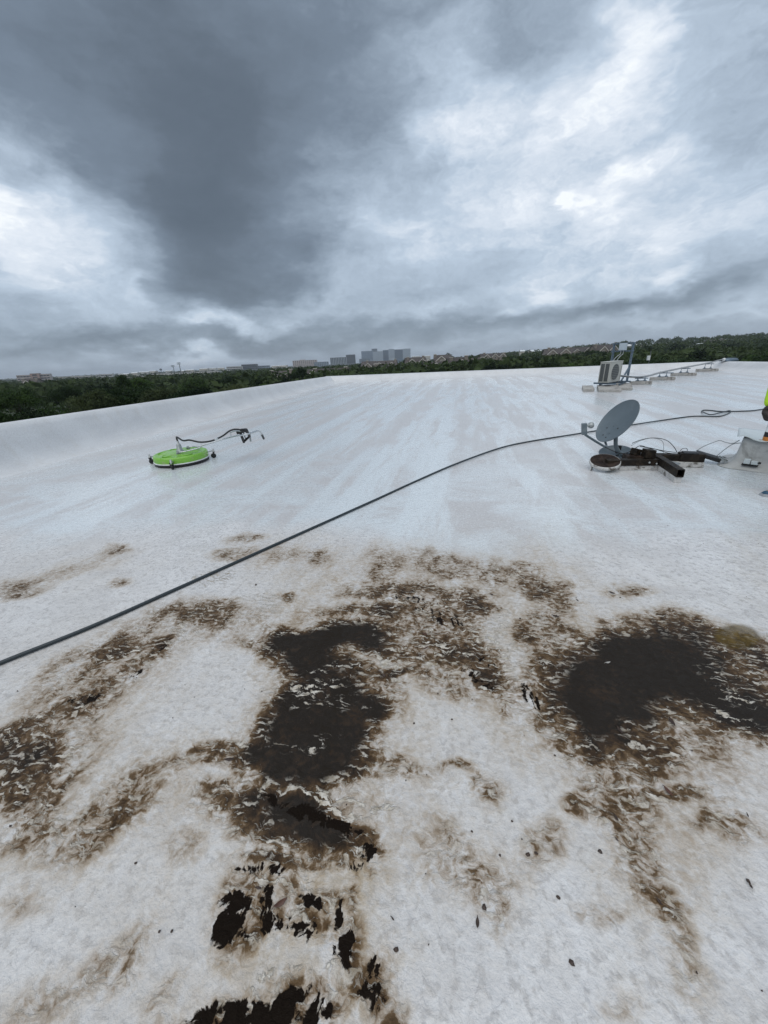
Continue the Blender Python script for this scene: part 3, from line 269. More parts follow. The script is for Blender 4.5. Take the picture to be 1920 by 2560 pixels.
def roof_material(name, stains):
    mt = bpy.data.materials.new(name); mt.use_nodes = True; t = NT(mt.node_tree)
    co = t.n('ShaderNodeTexCoord').outputs['Object']
    nrm = lambda v, lo=.33, hi=.67: t.mr(v, lo, hi, 0, 1)
    sep = t.n('ShaderNodeSeparateXYZ', {0: co})
    big = nrm(t.noise(co, .55, 4, .55, .3))
    lane = nrm(t.noise(t.scale(co, (1.0, .035, 1)), 2.0, 4, .55, .05))     # passes of the cleaning machine
    smear = nrm(t.noise(t.scale(co, (1.9, .42, 1)), 1.5, 8, .66, .3))
    pool = nrm(t.noise(t.scale(co, (.7, 1.1, 1)), 1.5, 8, .66, .5), .44, .60)   # half dried films of water, sky reflection painted in as pale blue
    med = nrm(t.noise(co, 8, 6, .6, .4))
    fine = nrm(t.noise(co, 30, 5, .62, .2))
    spk = nrm(t.noise(co, 62, 3, .6, .5))
    grit = t.noise(co, 150, 2, .6)
    # washed beyond an uneven line, not yet washed this side of it
    edge = t.m('ADD', sep.outputs[1], t.m('MULTIPLY', t.m('SUBTRACT', big, .5), 1.0))
    washed = t.mr(edge, 2.45, 3.15, 0, 1, 'SMOOTHSTEP') if stains else 1.0
    wet = t.mr(t.m('ADD', t.m('MULTIPLY', smear, .5), t.m('MULTIPLY', lane, .5)), .36, .66, 0, 1, 'SMOOTHSTEP')
    near = t.mr(sep.outputs[1], 7.5, 3.5)                                  # standing water lies in the lower part
    wet = t.m('MAXIMUM', t.m('MULTIPLY', wet, .9), t.m('MULTIPLY', pool, near))
    wc = t.mix(wet, (.57, .56, .56), (.735, .795, .825))  # wet film turns paler and bluer: reflected sky is put into the colour
    wc = t.mix(t.m('MULTIPLY', t.m('SUBTRACT', 1.0, lane), .30), wc, (.47, .455, .455))
    wc = t.mix(t.mr(spk, .62, .95, 0, .45), wc, (.84, .87, .89))  # white flecks: sparkle of the wet surface painted into the colour
    wc = t.mix(t.mr(fine, .60, .9, 0, .30), wc, (.46, .45, .445))
    uc = t.mix(t.m('MULTIPLY', med, .8), (.63, .625, .63), (.78, .78, .785))
    uc = t.mix(t.mr(fine, .52, .88, 0, .60), uc, (.37, .36, .36))
    uc = t.mix(t.mr(spk, .60, .95, 0, .5), uc, (.84, .84, .84))
    patch = nrm(t.noise(co, 2.6, 7, .62, .8))
    uc = t.mix(t.mr(patch, .45, .75, 0, .30), uc, (.50, .485, .48))
    uc = t.mix(t.m('MULTIPLY', big, .35), uc, (.56, .52, .465))
    clean = t.mix(washed, uc, wc)
    clean = t.mix(t.mr(grit, .66, .74, 0, .32), clean, (.24, .22, .19))
    rough = t.mr(t.m('ADD', t.m('MULTIPLY', wet, .45), t.m('MULTIPLY', fine, .55)), .1, .9, .42, .18)
    film_w = t.m('MULTIPLY', t.m('MULTIPLY', t.mr(wet, .1, .8, .35, .9), washed), .8) if stains else .4
    height = t.m('ADD', t.m('MULTIPLY', fine, .40), t.m('MULTIPLY', med, .35))
    height = t.m('ADD', height, t.m('MULTIPLY', spk, .16))
    color = clean; spec = .5
    if stains:
        at = lambda k: t.n('ShaderNodeAttribute', None, attribute_name=k, attribute_type='GEOMETRY').outputs['Fac']
        dirt, flake, tan, white, oval = at('dirt'), at('flake'), at('tan'), at('white'), at('oval')
        wv = t.scale(t.vm('SUBTRACT', t.noise(co, 11, 4, .6, color=True), (.5, .5, .5)), (.09, .09, 0))
        wco = t.vm('ADD', co, wv)
        dash = nrm(t.noise(t.scale(wco, (38, 46, 1)), 1.0, 4, .6, .3), .36, .64)
        ridge = nrm(t.noise(t.scale(wco, (19, 52, 1)), 1.0, 5, .64, .6), .35, .65)
        run = nrm(t.noise(t.scale(wco, (9, 2.6, 1)), 1.0, 6, .62, .4))
        crisp = nrm(t.noise(t.scale(wco, (34, 11, 1)), 1.0, 6, .62, .4))
        # thin tan film left by the run-off
        film = t.m('MULTIPLY', tan, t.m('ADD', t.m('MULTIPLY', run, .6), t.m('ADD', t.m('MULTIPLY', t.m('MULTIPLY', dash, med), .75), .06)))
        color = t.mix(t.m('MINIMUM', t.m('MULTIPLY', film, 1.05), .90), color, (.40, .33, .24))
        env = t.mr(dirt, .02, .35)
        ns = t.m('ADD', t.m('ADD', t.m('MULTIPLY', t.m('SUBTRACT', dash, .5), .33), t.m('MULTIPLY', t.m('SUBTRACT', med, .5), .36)), t.m('MULTIPLY', t.m('SUBTRACT', run, .5), .30))
        calm = t.mr(dirt, .75, 1.0, 1, .62)                               # thick mud lies smooth
        e = t.m('ADD', dirt, t.m('MULTIPLY', t.m('MULTIPLY', ns, env), calm))
        mud = t.ramp(e, [(.05, (.46, .36, .24)), (.26, (.28, .19, .10)), (.46, (.118, .070, .031)), (.68, (.042, .0225, .0095)), (.96, (.0105, .0068, .0042))])
        color = t.mix(t.mr(e, .02, .44, 0, .97), color, mud)
        # rinsed ridges where the white coat shows again
        wr = t.m('ADD', t.m('MULTIPLY', white, .62), t.m('MULTIPLY', t.m('SUBTRACT', ridge, .5), .95))
        wm = t.m('MULTIPLY', t.mr(wr, .40, .56), t.mr(white, .10, .45))
        thin = t.m('MULTIPLY', t.mr(ridge, .60, .82), t.mr(dirt, .12, .4))
        thin = t.m('MULTIPLY', thin, t.mr(dirt, .97, .72, 0, .85))
        wm = t.m('MAXIMUM', wm, thin)
        color = t.mix(wm, color, t.mix(fine, (.34, .285, .21), (.74, .70, .63)))
        # hard-edged black flakes
        f = t.m('ADD', flake, t.m('MULTIPLY', t.m('SUBTRACT', t.m('ADD', t.m('MULTIPLY', crisp, .75), t.m('MULTIPLY', dash, .25)), .5), 1.7))
        fl = t.m('MULTIPLY', t.mr(f, .50, .66), t.mr(flake, .08, .3))
        color = t.mix(fl, color, (.0105, .0072, .0050))
        om = t.mr(t.m('ADD', oval, t.m('MULTIPLY', t.m('SUBTRACT', med, .5), .3)), .25, .75)
        color = t.mix(t.m('MULTIPLY', om, .80), color, t.mix(t.m('MULTIPLY', med, fine), (.060, .040, .010), (.24, .165, .055)))
        mudm = t.m('MAXIMUM', t.mr(e, .60, .9), fl)
        rough = t.m('ADD', t.m('MULTIPLY', rough, t.m('SUBTRACT', 1.0, mudm)), t.m('MULTIPLY', mudm, .30))
        spec = t.mr(t.m('MAXIMUM', e, fl), .10, .55, .5, .03)
        height = t.m('ADD', height, t.m('MULTIPLY', wm, .5))
        height = t.m('SUBTRACT', height, t.m('MULTIPLY', t.m('MINIMUM', t.m('MAXIMUM', e, fl), 1.0), .45))
        height = t.m('ADD', t.m('MULTIPLY', height, t.mr(mudm, 0, 1, 1, .45)), t.m('MULTIPLY', t.m('MULTIPLY', dash, env), .35))
    bump = t.n('ShaderNodeBump', {'Strength': .75, 'Distance': .010, 'Height': height})
    p = t.n('ShaderNodeBsdfPrincipled', {'Base Color': color, 'Roughness': rough, 'Specular IOR Level': spec, 'Normal': bump.outputs[0], 'Coat Weight': film_w, 'Coat Roughness': .12, 'Coat IOR': 1.33, 'Coat Normal': t.n('ShaderNodeBump', {'Strength': .3, 'Distance': .008, 'Height': med}).outputs[0]})
    t.n('ShaderNodeOutputMaterial', {0: p}); return mt

def leaf_material(name, c1, c2, sc=1.7):
    mt = bpy.data.materials.new(name); mt.use_nodes = True; t = NT(mt.node_tree)
    co = t.n('ShaderNodeTexCoord').outputs['Object']
    oi = t.n('ShaderNodeObjectInfo').outputs['Random']
    f = t.m('ADD', t.m('MULTIPLY', t.noise(co, sc, 5, .7), 1.5), t.m('MULTIPLY', t.m('SUBTRACT', oi, .5), .7)); f = t.m('SUBTRACT', f, .12)
    col = t.mix(t.mr(f, .3, .95), c1, c2)
    d = t.n('ShaderNodeBsdfPrincipled', {'Base Color': col, 'Roughness': .55, 'Specular IOR Level': .08})
    tr = t.n('ShaderNodeBsdfTranslucent', {'Color': col})
    mx = t.n('ShaderNodeMixShader', {0: .25, 1: d.outputs[0], 2: tr.outputs[0]})
    t.n('ShaderNodeOutputMaterial', {0: mx}); return mt

M = {}
M['roof'] = roof_material('white_roof_coating_stained', True)
M['coat'] = roof_material('white_roof_coating', False)
def parapet_material():
    mt = bpy.data.materials.new('parapet_coating'); mt.use_nodes = True; t = NT(mt.node_tree)
    co = t.n('ShaderNodeTexCoord').outputs['Object']
    run = t.noise(t.scale(co, (5, 5, .5)), 1.0, 6, .6, .2); big = t.noise(co, 1.3, 6, .6, .4); fine = t.noise(co, 40, 4, .6)
    c = t.mix(t.mr(big, .35, .65), (.57, .575, .585), (.67, .68, .69))
    c = t.mix(t.mr(run, .52, .72, 0, .45), c, (.56, .54, .51))
    c = t.mix(t.mr(t.noise(co, 6, 6, .7), .70, .75, 0, .5), c, (.30, .29, .28))
    c = t.mix(t.mr(fine, .52, .64, 0, .30), c, (.46, .455, .455)); c = t.mix(t.mr(t.noise(co, 62, 3, .6, .5), .54, .65, 0, .35), c, (.80, .82, .84))
    b = t.n('ShaderNodeBump', {'Strength': .5, 'Distance': .012, 'Height': t.m('ADD', t.m('MULTIPLY', fine, .6), big)})
    p = t.n('ShaderNodeBsdfPrincipled', {'Base Color': c, 'Roughness': .42, 'Normal': b.outputs[0]})
    t.n('ShaderNodeOutputMaterial', {0: p}); return mt
M['parapet'] = parapet_material()
M['green'] = material('green_plastic', (.20, .46, .05), .3, var=.06, scale=8, coat=.2, dirt=(.30, .42, .16), dirt_amt=.1, dirt_scale=9)
M['black'] = material('black_rubber', (.012, .012, .013), .55)
M['hose'] = material('hose_rubber', (.022, .032, .038), .42, scale=60)
M['steel'] = material('stainless_tube', (.55, .57, .58), .28, metal=.9, var=.1)
M['zinc'] = material('galvanised_steel', (.13, .175, .22), .45, metal=.55, var=.2, scale=30)
M['cast'] = material('grey_casting', (.36, .38, .38), .4, metal=.4)
M['whiteline'] = material('white_trim', (.72, .73, .72), .4)
M['dish'] = material('grey_dish_paint', (.115, .145, .165), .38, var=.08, scale=5, dirt=(.17, .20, .215), dirt_amt=.12, dirt_scale=7)
M['rust'] = material('rusted_steel', (.018, .011, .0085), .6, var=.5, scale=14, bump=.5, spec=.2, dirt=(.045, .030, .022), dirt_amt=.6, dirt_scale=9)
M['tarwood'] = material('tarred_timber', (.013, .010, .0075), .55, var=.4, scale=16, bump=.5, spec=.2, dirt=(.034, .025, .017), dirt_amt=.5, dirt_scale=12)
M['whitewood'] = material('flaking_white_paint', (.55, .54, .52), .6, var=.1, scale=20, bump=.4, dirt=(.10, .085, .07), dirt_amt=.35, dirt_scale=14)
M['paleplate'] = material('pale_plate', (.40, .44, .47), .35, metal=.3)
M['curb'] = material('curb_coating', (.50, .50, .485), .5, var=.12, scale=5, bump=.25, dirt=(.30, .295, .28), dirt_amt=.4, dirt_scale=4)
M['sheet'] = material('curb_sheet', (.60, .65, .66), .35, var=.08, scale=5)
M['block'] = material('concrete_block', (.40, .385, .36), .8, var=.18, scale=12, bump=.4, dirt=(.16, .15, .14), dirt_amt=.3)
M['acbeige'] = material('beige_enamel', (.42, .42, .385), .4, var=.05, scale=4)
M['acdark'] = material('dark_coil', (.06, .068, .07), .5, scale=40)
M['acgrille'] = material('grille_plastic', (.20, .205, .19), .5)
M['panel'] = material('disconnect_box', (.42, .48, .53), .35, var=.05)
M['conduit'] = material('grey_conduit', (.30, .32, .33), .4)
M['pipewrap'] = material('pipe_insulation', (.20, .205, .21), .6, var=.25, scale=18)
M['hivis'] = material('hivis_fabric', (.50, .80, .03), .75, var=.12, scale=30, bump=.6)
M['glove'] = material('dark_glove', (.030, .024, .021), .7, var=.3, scale=40, bump=.5)
M['trousers'] = material('dark_trousers', (.035, .04, .05), .85, var=.2, scale=40, bump=.4)
M['skin'] = material('skin', (.36, .22, .15), .5, var=.08)
M['hair'] = material('dark_hair', (.02, .016, .013), .6)
M['shoe'] = material('blue_shoe', (.018, .065, .115), .6, var=.2, scale=40)
M['sole'] = material('grey_sole', (.38, .39, .40), .6)
M['orange'] = material('orange_plastic', (.60, .22, .04), .45)
M['whiteplastic'] = material('white_plastic', (.70, .72, .72), .4)
M['leaf_dead'] = material('dead_leaf', (.040, .022, .014), .5, var=.4, scale=60)
M['leaf_red'] = material('russet_leaf', (.085, .035, .02), .5, var=.4, scale=60)
M['leaf1'] = leaf_material('foliage_dark', (.005, .013, .0045), (.028, .052, .015))
M['leaf2'] = leaf_material('foliage_mid', (.007, .018, .006), (.056, .098, .024))
M['leaf3'] = leaf_material('foliage_olive', (.010, .019, .008), (.088, .112, .044))
M['bark'] = material('bark', (.06, .05, .042), .9, var=.3, scale=8, bump=.6)
M['shingle'] = material('brown_shingle', (.062, .054, .052), .85, var=.25, scale=3)
M['shingle2'] = material('grey_brown_shingle', (.078, .068, .065), .85, var=.25, scale=3)
M['stucco'] = material('beige_stucco', (.24, .21, .18), .8, var=.1, scale=2)
M['trim'] = material('pale_trim', (.62, .58, .52), .6)
M['glassd'] = material('dark_window', (.03, .04, .05), .12, var=.2, scale=.4)
M['pinkwall'] = material('pinkish_precast', (.46, .40, .38), .7, var=.06, scale=.2)
M['brickpink'] = material('pink_brick', (.34, .24, .21), .8, var=.08, scale=.2)
M['paleconc'] = material('pale_concrete', (.52, .51, .49), .7, var=.06, scale=.2)
M['blueglass'] = material('blue_curtain_wall', (.11, .16, .23), .2, var=.15, scale=.05)
M['greyblue'] = material('grey_blue_cladding', (.24, .29, .35), .4, var=.08, scale=.05)
M['paleblue'] = material('pale_blue_cladding', (.36, .41, .46), .4, var=.06, scale=.05)
M['darkwall'] = material('dark_cladding', (.10, .115, .13), .5, var=.1, scale=.1)
M['whiteroof'] = material('white_metal_roof', (.74, .76, .76), .4, var=.05, scale=.1)
M['creamwall'] = material('cream_wall', (.52, .48, .42), .7, var=.08, scale=.2)
M['asphaltroof'] = material('grey_flat_roof', (.20, .20, .20), .8)
M['pole'] = material('pole_steel', (.16, .17, .18), .5, metal=.4)

# ------------------------------------------------------------------ the setting: ground and the roof we stand on
def smooth(x): x = np.clip(x, 0, 1); return x * x * (3 - 2 * x)
def ground_z(X, Y):
    X = np.asarray(X, float); Y = np.asarray(Y, float); d = np.hypot(X, Y)
    be = X / np.maximum(np.abs(Y), 1.0)
    rise = 21 * smooth((d - 110) / 950) * smooth((be + .12) / .85) * (Y > 0)
    roll_ = 1.6 * np.sin(X / 170 + 1) * np.sin(Y / 210) * smooth((d - 150) / 400)
    far_ = 10 * smooth((d - 1500) / 4000)
    return -8.6 + rise + roll_ + far_
def grid_mesh(name, xs, ys, zf, mat):
    X, Y = np.meshgrid(xs, ys); Z = zf(X, Y); nx, ny = len(xs), len(ys)
    co = np.stack([X, Y, Z], -1).reshape(-1, 3)
    i = np.arange(nx - 1)[None, :] + np.arange(ny - 1)[:, None] * nx
    q = np.stack([i, i + 1, i + nx + 1, i + nx], -1).reshape(-1, 4)
    me = bpy.data.meshes.new(name); me.vertices.add(len(co)); me.vertices.foreach_set('co', co.ravel())
    me.loops.add(q.size); me.loops.foreach_set('vertex_index', q.ravel())
    me.polygons.add(len(q)); me.polygons.foreach_set('loop_start', np.arange(len(q)) * 4)
    me.update(calc_edges=True); me.polygons.foreach_set('use_smooth', np.ones(len(q), bool))
    me.materials.append(mat); o = bpy.data.objects.new(name, me); C.objects.link(o); return o, co
def ground_material():
    mt = bpy.data.materials.new('ground_cover'); mt.use_nodes = True; t = NT(mt.node_tree)
    co = t.n('ShaderNodeTexCoord').outputs['Object']
    f = t.noise(co, .02, 8, .65); g = t.noise(co, .3, 5, .6)
    c = t.mix(t.mr(f, .35, .65), (.018, .034, .014), (.05, .065, .03)); c = t.mix(t.mr(g, .6, .75, 0, .5), c, (.11, .10, .075))
    p = t.n('ShaderNodeBsdfPrincipled', {'Base Color': c, 'Roughness': .95}); t.n('ShaderNodeOutputMaterial', {0: p}); return mt
ax = np.sinh(np.linspace(-5.2, 5.2, 161)); ax = ax / ax.max() * 7500
gnd, _ = grid_mesh('ground', ax, ax, ground_z, ground_material()); tag(gnd, kind='structure')

# value noise for the stain map
def vnoise(x, y, s, seed):
    g = np.random.default_rng(seed).random((256, 256)); u, v = x / s + 500, y / s + 500
    i, j = np.floor(u).astype(int), np.floor(v).astype(int); f, h = u - i, v - j; f = f * f * (3 - 2 * f); h = h * h * (3 - 2 * h)
    G = lambda a, b: g[a % 256, b % 256]
    return (G(i, j) * (1 - f) + G(i + 1, j) * f) * (1 - h) + (G(i, j + 1) * (1 - f) + G(i + 1, j + 1) * f) * h - .5
A_FAR, A_RIGHT, B_FAR, B_NEAR = -8.12, 12.0, 23.35, -9.0
def a_left(b): return -7.03 + (A_FAR + 7.03) * np.asarray(b) / B_FAR     # line of the left parapet
xs = np.concatenate([np.linspace(-8.0, -3.1, 30), np.arange(-3.08, 3.0, .013), np.linspace(3.02, A_RIGHT + .1, 50)])
ys = np.concatenate([np.linspace(B_NEAR, -.3, 30), np.arange(-.28, 2.6, .013), np.arange(2.62, 4.4, .03), np.linspace(4.45, B_FAR + .1, 110)])
def roof_h(a, b):
    return .006 * vnoise(a, b, .9, 1) + .012 * vnoise(a, b, 2.7, 2) + .0035 * vnoise(a, b, .16, 3) * (b < 4.4)
roof, co = grid_mesh('roof', xs, ys, roof_h, M['roof'])
left = co[:, 0] < -3.1
k = (co[:, 0] + 3.1) / (-8.0 + 3.1)
co[left, 0] = (-3.1 + k * (a_left(co[:, 1]) - .1 + 3.1))[left]
roof.data.vertices.foreach_set('co', co.ravel()); roof.matrix_world = ROOF; tag(roof, kind='structure')
sel = (co[:, 0] > -3.6) & (co[:, 0] < 3.2) & (co[:, 1] > -.4) & (co[:, 1] < 4.4)
qa, qb = co[sel, 0], co[sel, 1]
wa = qa + .16 * vnoise(qa, qb, .30, 11) + .075 * vnoise(qa, qb, .11, 12) + .04 * vnoise(qa, qb, .045, 13)
wb = qb + .13 * vnoise(qa, qb, .30, 21) + .065 * vnoise(qa, qb, .11, 22) + .035 * vnoise(qa, qb, .045, 23)
def stain_field(L, wa, wb, r0=.45, r1=1.5):
    tot = np.zeros_like(wa)
    for a, b, ux, uy, vx, vy, amp in L:
        det = ux * vy - uy * vx
        p, q = wa - a, wb - b
        s1, s2 = (p * vy - q * vx) / det, (q * ux - p * uy) / det
        r = np.sqrt(s1 * s1 + s2 * s2); near = np.clip((r1 - r) / (r1 - r0), 0, 1); near = near * near * (3 - 2 * near)
        tot += (amp * near) ** 3
    return np.minimum(1, tot ** (1 / 3))
for nm, L, jit in (('dirt', DIRT, 1), ('flake', FLAKE, .45), ('tan', TAN, 1.3), ('white', WHITE, 1), ('oval', [OVAL], .15)):
    at = roof.data.attributes.new(nm, 'FLOAT', 'POINT'); v = np.zeros(len(co), np.float32)
    v[sel] = stain_field(L, qa + (wa - qa) * jit, qb + (wb - qb) * jit, *((.6, 1.3) if nm in ('flake', 'oval') else (.20, 1.9)))
    at.data.foreach_set('value', v)

def parapet(name, p, q, inward, label, top=.72):
    """low wall with a cove at its foot and a rounded top; p, q in roof coordinates, level top"""
    p, q, n = Vector((*p, 0)), Vector((*q, 0)), Vector((*inward, 0)).normalized()
    L = (q - p).length; steps = max(6, int(L / .35)); vs = []; prof_n = 0; ph = random.random() * 9
    for i in range(steps + 1):
        c = p.lerp(q, i / steps); zr = SLOPE * c.y; H = top - zr
        wob = .012 * math.sin(i * .9 + ph) + .008 * math.sin(i * 2.3)
        pr = [(.66, -.02), (.58, .002), (.50, .016), (.41, .05 * min(1, H / .6)), (.32, .11 * min(1, H / .6)), (.24, .20 * min(1, H / .6)), (.165 + wob, H * .55), (.09 + wob, H * .86), (.03 + wob, H * .975), (-.02, H + wob * .4), (-.14, H + .008), (-.27, H - .004), (-.31, H - .03), (-.32, H - .2), (-.32, -1.2)]
        prof_n = len(pr)
        for o_, z in pr: vs.append(c + n * o_ + Vector((0, 0, z)))
    fs = [(i * prof_n + j, i * prof_n + j + 1, (i + 1) * prof_n + j + 1, (i + 1) * prof_n + j) for i in range(steps) for j in range(prof_n - 1)]
    fs += [tuple(range(prof_n)), tuple(range(steps * prof_n + prof_n - 1, steps * prof_n - 1, -1))]
    b = MB(); b.add(vs, fs, True); o = b.build(name, M['parapet']); o.matrix_world = ROOF
    return tag(o, label, 'parapet wall', 'parapet walls round the roof')
tl, tr_ = (A_FAR, B_FAR), (A_RIGHT, B_FAR)
parapet('parapet_wall', (float(a_left(B_NEAR)), B_NEAR), (A_FAR, B_FAR + .3), (1, .045), 'long white coated parapet wall along the left edge of the roof, beside the trees', .75)
parapet('parapet_wall', (A_FAR - .3, B_FAR), (A_RIGHT + .3, B_FAR), (0, -1), 'low white parapet wall across the far edge of the roof, below the houses', .75)
parapet('parapet_wall', (A_RIGHT, B_FAR + .3), (A_RIGHT, B_NEAR), (-1, 0), 'short stretch of white parapet wall at the far right corner', .752)
b = MB(); c4 = [(float(a_left(B_NEAR)) - .30, B_NEAR - .3), (A_RIGHT + .30, B_NEAR - .3), (A_RIGHT + .30, B_FAR + .30), (A_FAR - .30, B_FAR + .30)]
b.prism([(x, y, -.35) for x, y in c4], (0, 0, -8.9)); bw_ = b.build('building_wall', M['creamwall']); bw_.matrix_world = ROOF; tag(bw_, kind='structure')
# ------------------------------------------------------------------ surface cleaner
def caster(t, org, p, arm_from):
    """swivel caster: bracket, fork and wheel; p on the roof, arm to the drum"""
    P = Vector((p[0], p[1], 0)); d = (Vector((arm_from[0], arm_from[1], 0)) - P).normalized(); side = Vector((-d.y, d.x, 0))
    b = MB(org); b.bar(P + Vector((0, 0, .125)) - d * .01, P + d * .10 + Vector((0, 0, .105)), .022, .012)
    b.lathe([(0, .15), (.014, .15), (.014, .108), (.02, .104), (.02, .095), (0, .095)], P, n=12)
    br = b.build('caster_bracket', M['cast'], t)
    b = MB(org)
    for k in (-1, 1): b.bar(P + side * .021 * k + Vector((0, 0, .10)), P + side * .021 * k + d * .012 + Vector((0, 0, .036)), .022, .006, side)
    b.bar(P + side * .024 + Vector((0, 0, .1)), P - side * .024 + Vector((0, 0, .1)), .03, .01)
    b.build('fork', M['black'], br).matrix_parent_inverse = Matrix()
    b = MB(org); b.lathe([(0, -.014), (.03, -.014), (.038, -.008), (.04, 0), (.038, .008), (.03, .014), (0, .014)], P + d * .012 + Vector((0, 0, .041)), frame(side), 20)
    b.build('wheel', M['black'], br)
org = (CL_C[0], CL_C[1], 0); c = Vector(org)
t = thing('surface_cleaner', 'bright green round pressure washing surface cleaner with long steel handle', 'surface cleaner', org)
R0 = .385
b = MB(org); b.lathe([(R0, .058), (R0 + .004, .07), (R0 + .002, .135), (R0 - .008, .150), (R0 - .028, .156), (R0 - .045, .150), (.26, .160), (.12, .172), (0, .174)], c, n=64)
drum = b.build('housing', M['green'], t)
b = MB(org); b.lathe([(R0 - .01, .047), (R0 + .009, .047), (R0 + .009, .062), (R0 - .01, .064)], c, n=64); b.build('trim_band', M['whiteline'], t)
b = MB(org); b.lathe([(R0 - .03, .012), (R0 + .002, .008), (R0 + .003, .0465), (R0 - .03, .0465)], c, n=64); b.build('brush_skirt', M['black'], t)
for an in (150, 205, 262, 330):                                              # pressed ribs on the lid
    d = Vector((math.cos(math.radians(an)), math.sin(math.radians(an)), 0)); s_ = Vector((-d.y, d.x, 0)); pts = []
    for k in range(25):
        q = 2 * math.pi * k / 24; pts.append(c + d * (.235 + .085 * math.cos(q)) + s_ * (.07 * math.sin(q)) + Vector((0, 0, .160 - .012 * (.1 * math.cos(q)))))
    b = MB(org); b.tube(pts, .007, 6, False); b.build('pressed_rib', M['green'], drum)
b = MB(org); b.lathe([(.06, .165), (.056, .185), (.04, .20), (.034, .27), (.026, .285), (.016, .29), (.014, .33), (0, .33)], c, n=24); b.build('swivel_hub', M['cast'], t)
hp = spline([c + Vector((0, 0, .325)), c + Vector((.005, -.003, .39))] + [Vector(p) for p in CL_HOSE[2:]], 8)
b = MB(org); b.tube(hp, .0125, 8); b.build('feed_hose', M['black'], t)
k = len(hp) * 6 // 10; b = MB(org); b.tube([hp[k - 3], hp[k - 1], hp[k + 1]], .017, 8); b.build('hose_coupling', M['steel'], t)
jn = Vector(CL_FORK[0]); hd = (Vector(CL_BAR[1]) - jn); hd.z = 0; hd.normalize(); sd_ = Vector((-hd.y, hd.x, 0))
for sg in (-1, 1):
    lug = c + hd * .05 + sd_ * .17 * sg + Vector((0, 0, .19))
    b = MB(org); b.tube(spline([lug, lug + hd * .10 + Vector((0, 0, .006)), jn + sd_ * .035 * sg + Vector((0, 0, -.02)), jn + hd * .03], 6), .010, 8); b.build('fork_arm', M['steel'], t)
    b = MB(org); b.box(lug + Vector((0, 0, -.022)), (.05, .05, .022), frame((0, 0, 1), hd)); b.box(lug, (.03, .02, .035)); lugo = b.build('hinge_lug', M['cast'], t)
    b = MB(org); b.tube([lug + sd_ * .045, lug - sd_ * .045], .009, 8); b.build('hinge_pin', M['steel'], lugo)
b = MB(org); b.tube(spline([jn] + [Vector(p) for p in CL_BAR[1:]], 6), .012, 10); b.build('handle_bar', M['steel'], t)
b = MB(org); g0, g1 = Vector(CL_GRIP[0]), Vector(CL_GRIP[1]); b.tube([g0.lerp(g1, -.05), g0.lerp(g1, .05), g0.lerp(g1, .9), g1], [.014, .018, .018, .014], 10); b.build('grip', M['black'], t)
b = MB(org); b.tube(spline(CL_BAR2, 6), .010, 8); b.build('handle_bar', M['steel'], t)
G = [Vector(p) for p in CL_GUN]
b = MB(org); b.tube([Vector(CL_HOSE[-1]) + Vector((-.02, 0, 0)), G[1], G[1].lerp(G[3], .5)], [.02, .028, .022], 8); b.bar(G[0] + Vector((-.05, 0, .01)), G[1], .035, .05); b.bar(G[0], G[2], .03, .05); b.bar(G[2], G[3], .02, .03); b.bar(G[1], G[3], .03, .04)
gun = b.build('trigger_gun', M['black'], t)
b = MB(org); b.bar(G[0].lerp(G[1], .5), G[2].lerp(G[3], .35), .012, .016); b.build('trigger', M['black'], gun)
b = MB(org); b.tube([G[3], G[4] + (G[4] - G[3]) * .2], .013, 8); b.build('handle_end', M['cast'], t)
for p in CL_CAST + [(2 * CL_C[0] - CL_CAST[1][0], 2 * CL_C[1] - CL_CAST[1][1])]:
    d = (Vector((p[0], p[1], 0)) - c).normalized(); q = c + d * (R0 + .085)
    caster(t, org, q, c)

# ------------------------------------------------------------------ pressure hose across the roof
hz = [Vector((a, b_, .012 + .002 * math.sin(i * 1.7))) for i, (a, b_) in enumerate(HOSE)]
for i in range(19, 23): hz[i].z = .034
hz = hz[:-1] + [Vector((5.95, 9.55, .012)), Vector((6.7, 10.0, .012)), Vector((8.2, 10.5, .012))]
b = MB(hz[0]); b.tube(spline(hz, 7), .0115, 8); o = b.build('pressure_hose', M['hose']); o.matrix_world = Matrix.Translation(W(*hz[0])) @ ROOF.to_3x3().to_4x4()
tag(o, 'dark grey pressure hose lying diagonally across the roof with a loop at its far end', 'hose')

# ------------------------------------------------------------------ satellite dish and its ballast frame
org = (2.0, 5.2, 0)
t = thing('satellite_dish', 'grey oval satellite dish on a bent mast with receiver arm', 'satellite dish', org)
dn, dm = Vector(DISH_N), Vector(DISH_M); dn.normalize(); dm = (dm - dn * dm.dot(dn)).normalized(); dc = Vector(DISH_C)
FM = Matrix((dm, dn.cross(dm), dn)).transposed()
prof = []
for k in range(13):
    r = .295 * k / 12; prof.append((r, .06 * (k / 12) ** 2 - .06))
prof += [(.300, .004), (.303, -.002), (.299, -.008)] + [(.295 * k / 12, .06 * (k / 12) ** 2 - .068) for k in range(12, -1, -1)]
b = MB(org); b.lathe(prof, dc, FM, 48, .90); refl = b.build('reflector', M['dish'], t)
for u, v in ((-.07, .04), (-.06, -.055), (-.13, .10), (-.22, .03), (-.22, -.05)):
    rr = math.hypot(u, v / .9) / .295; p = dc + FM @ Vector((u, v, .06 * rr * rr - .060)); b = MB(org); b.lathe([(0, .006), (.007, .005), (.009, 0)], p, FM, 10); b.build('bolt', M['black'], refl)
b = MB(org); arm = [Vector(p) for p in ARM]; low = dc - dm * .25 - dn * .03
b.tube(spline([low - dn * .05 + Vector((0, 0, -.02)), arm[0] + Vector((0, 0, -.015)), arm[1], arm[2]], 5), .015, 6); b.build('receiver_arm', M['dish'], t)
l0 = Vector(LNB); FB = frame((LNB_H[0] - LNB[0], LNB_H[1] - LNB[1], .08))
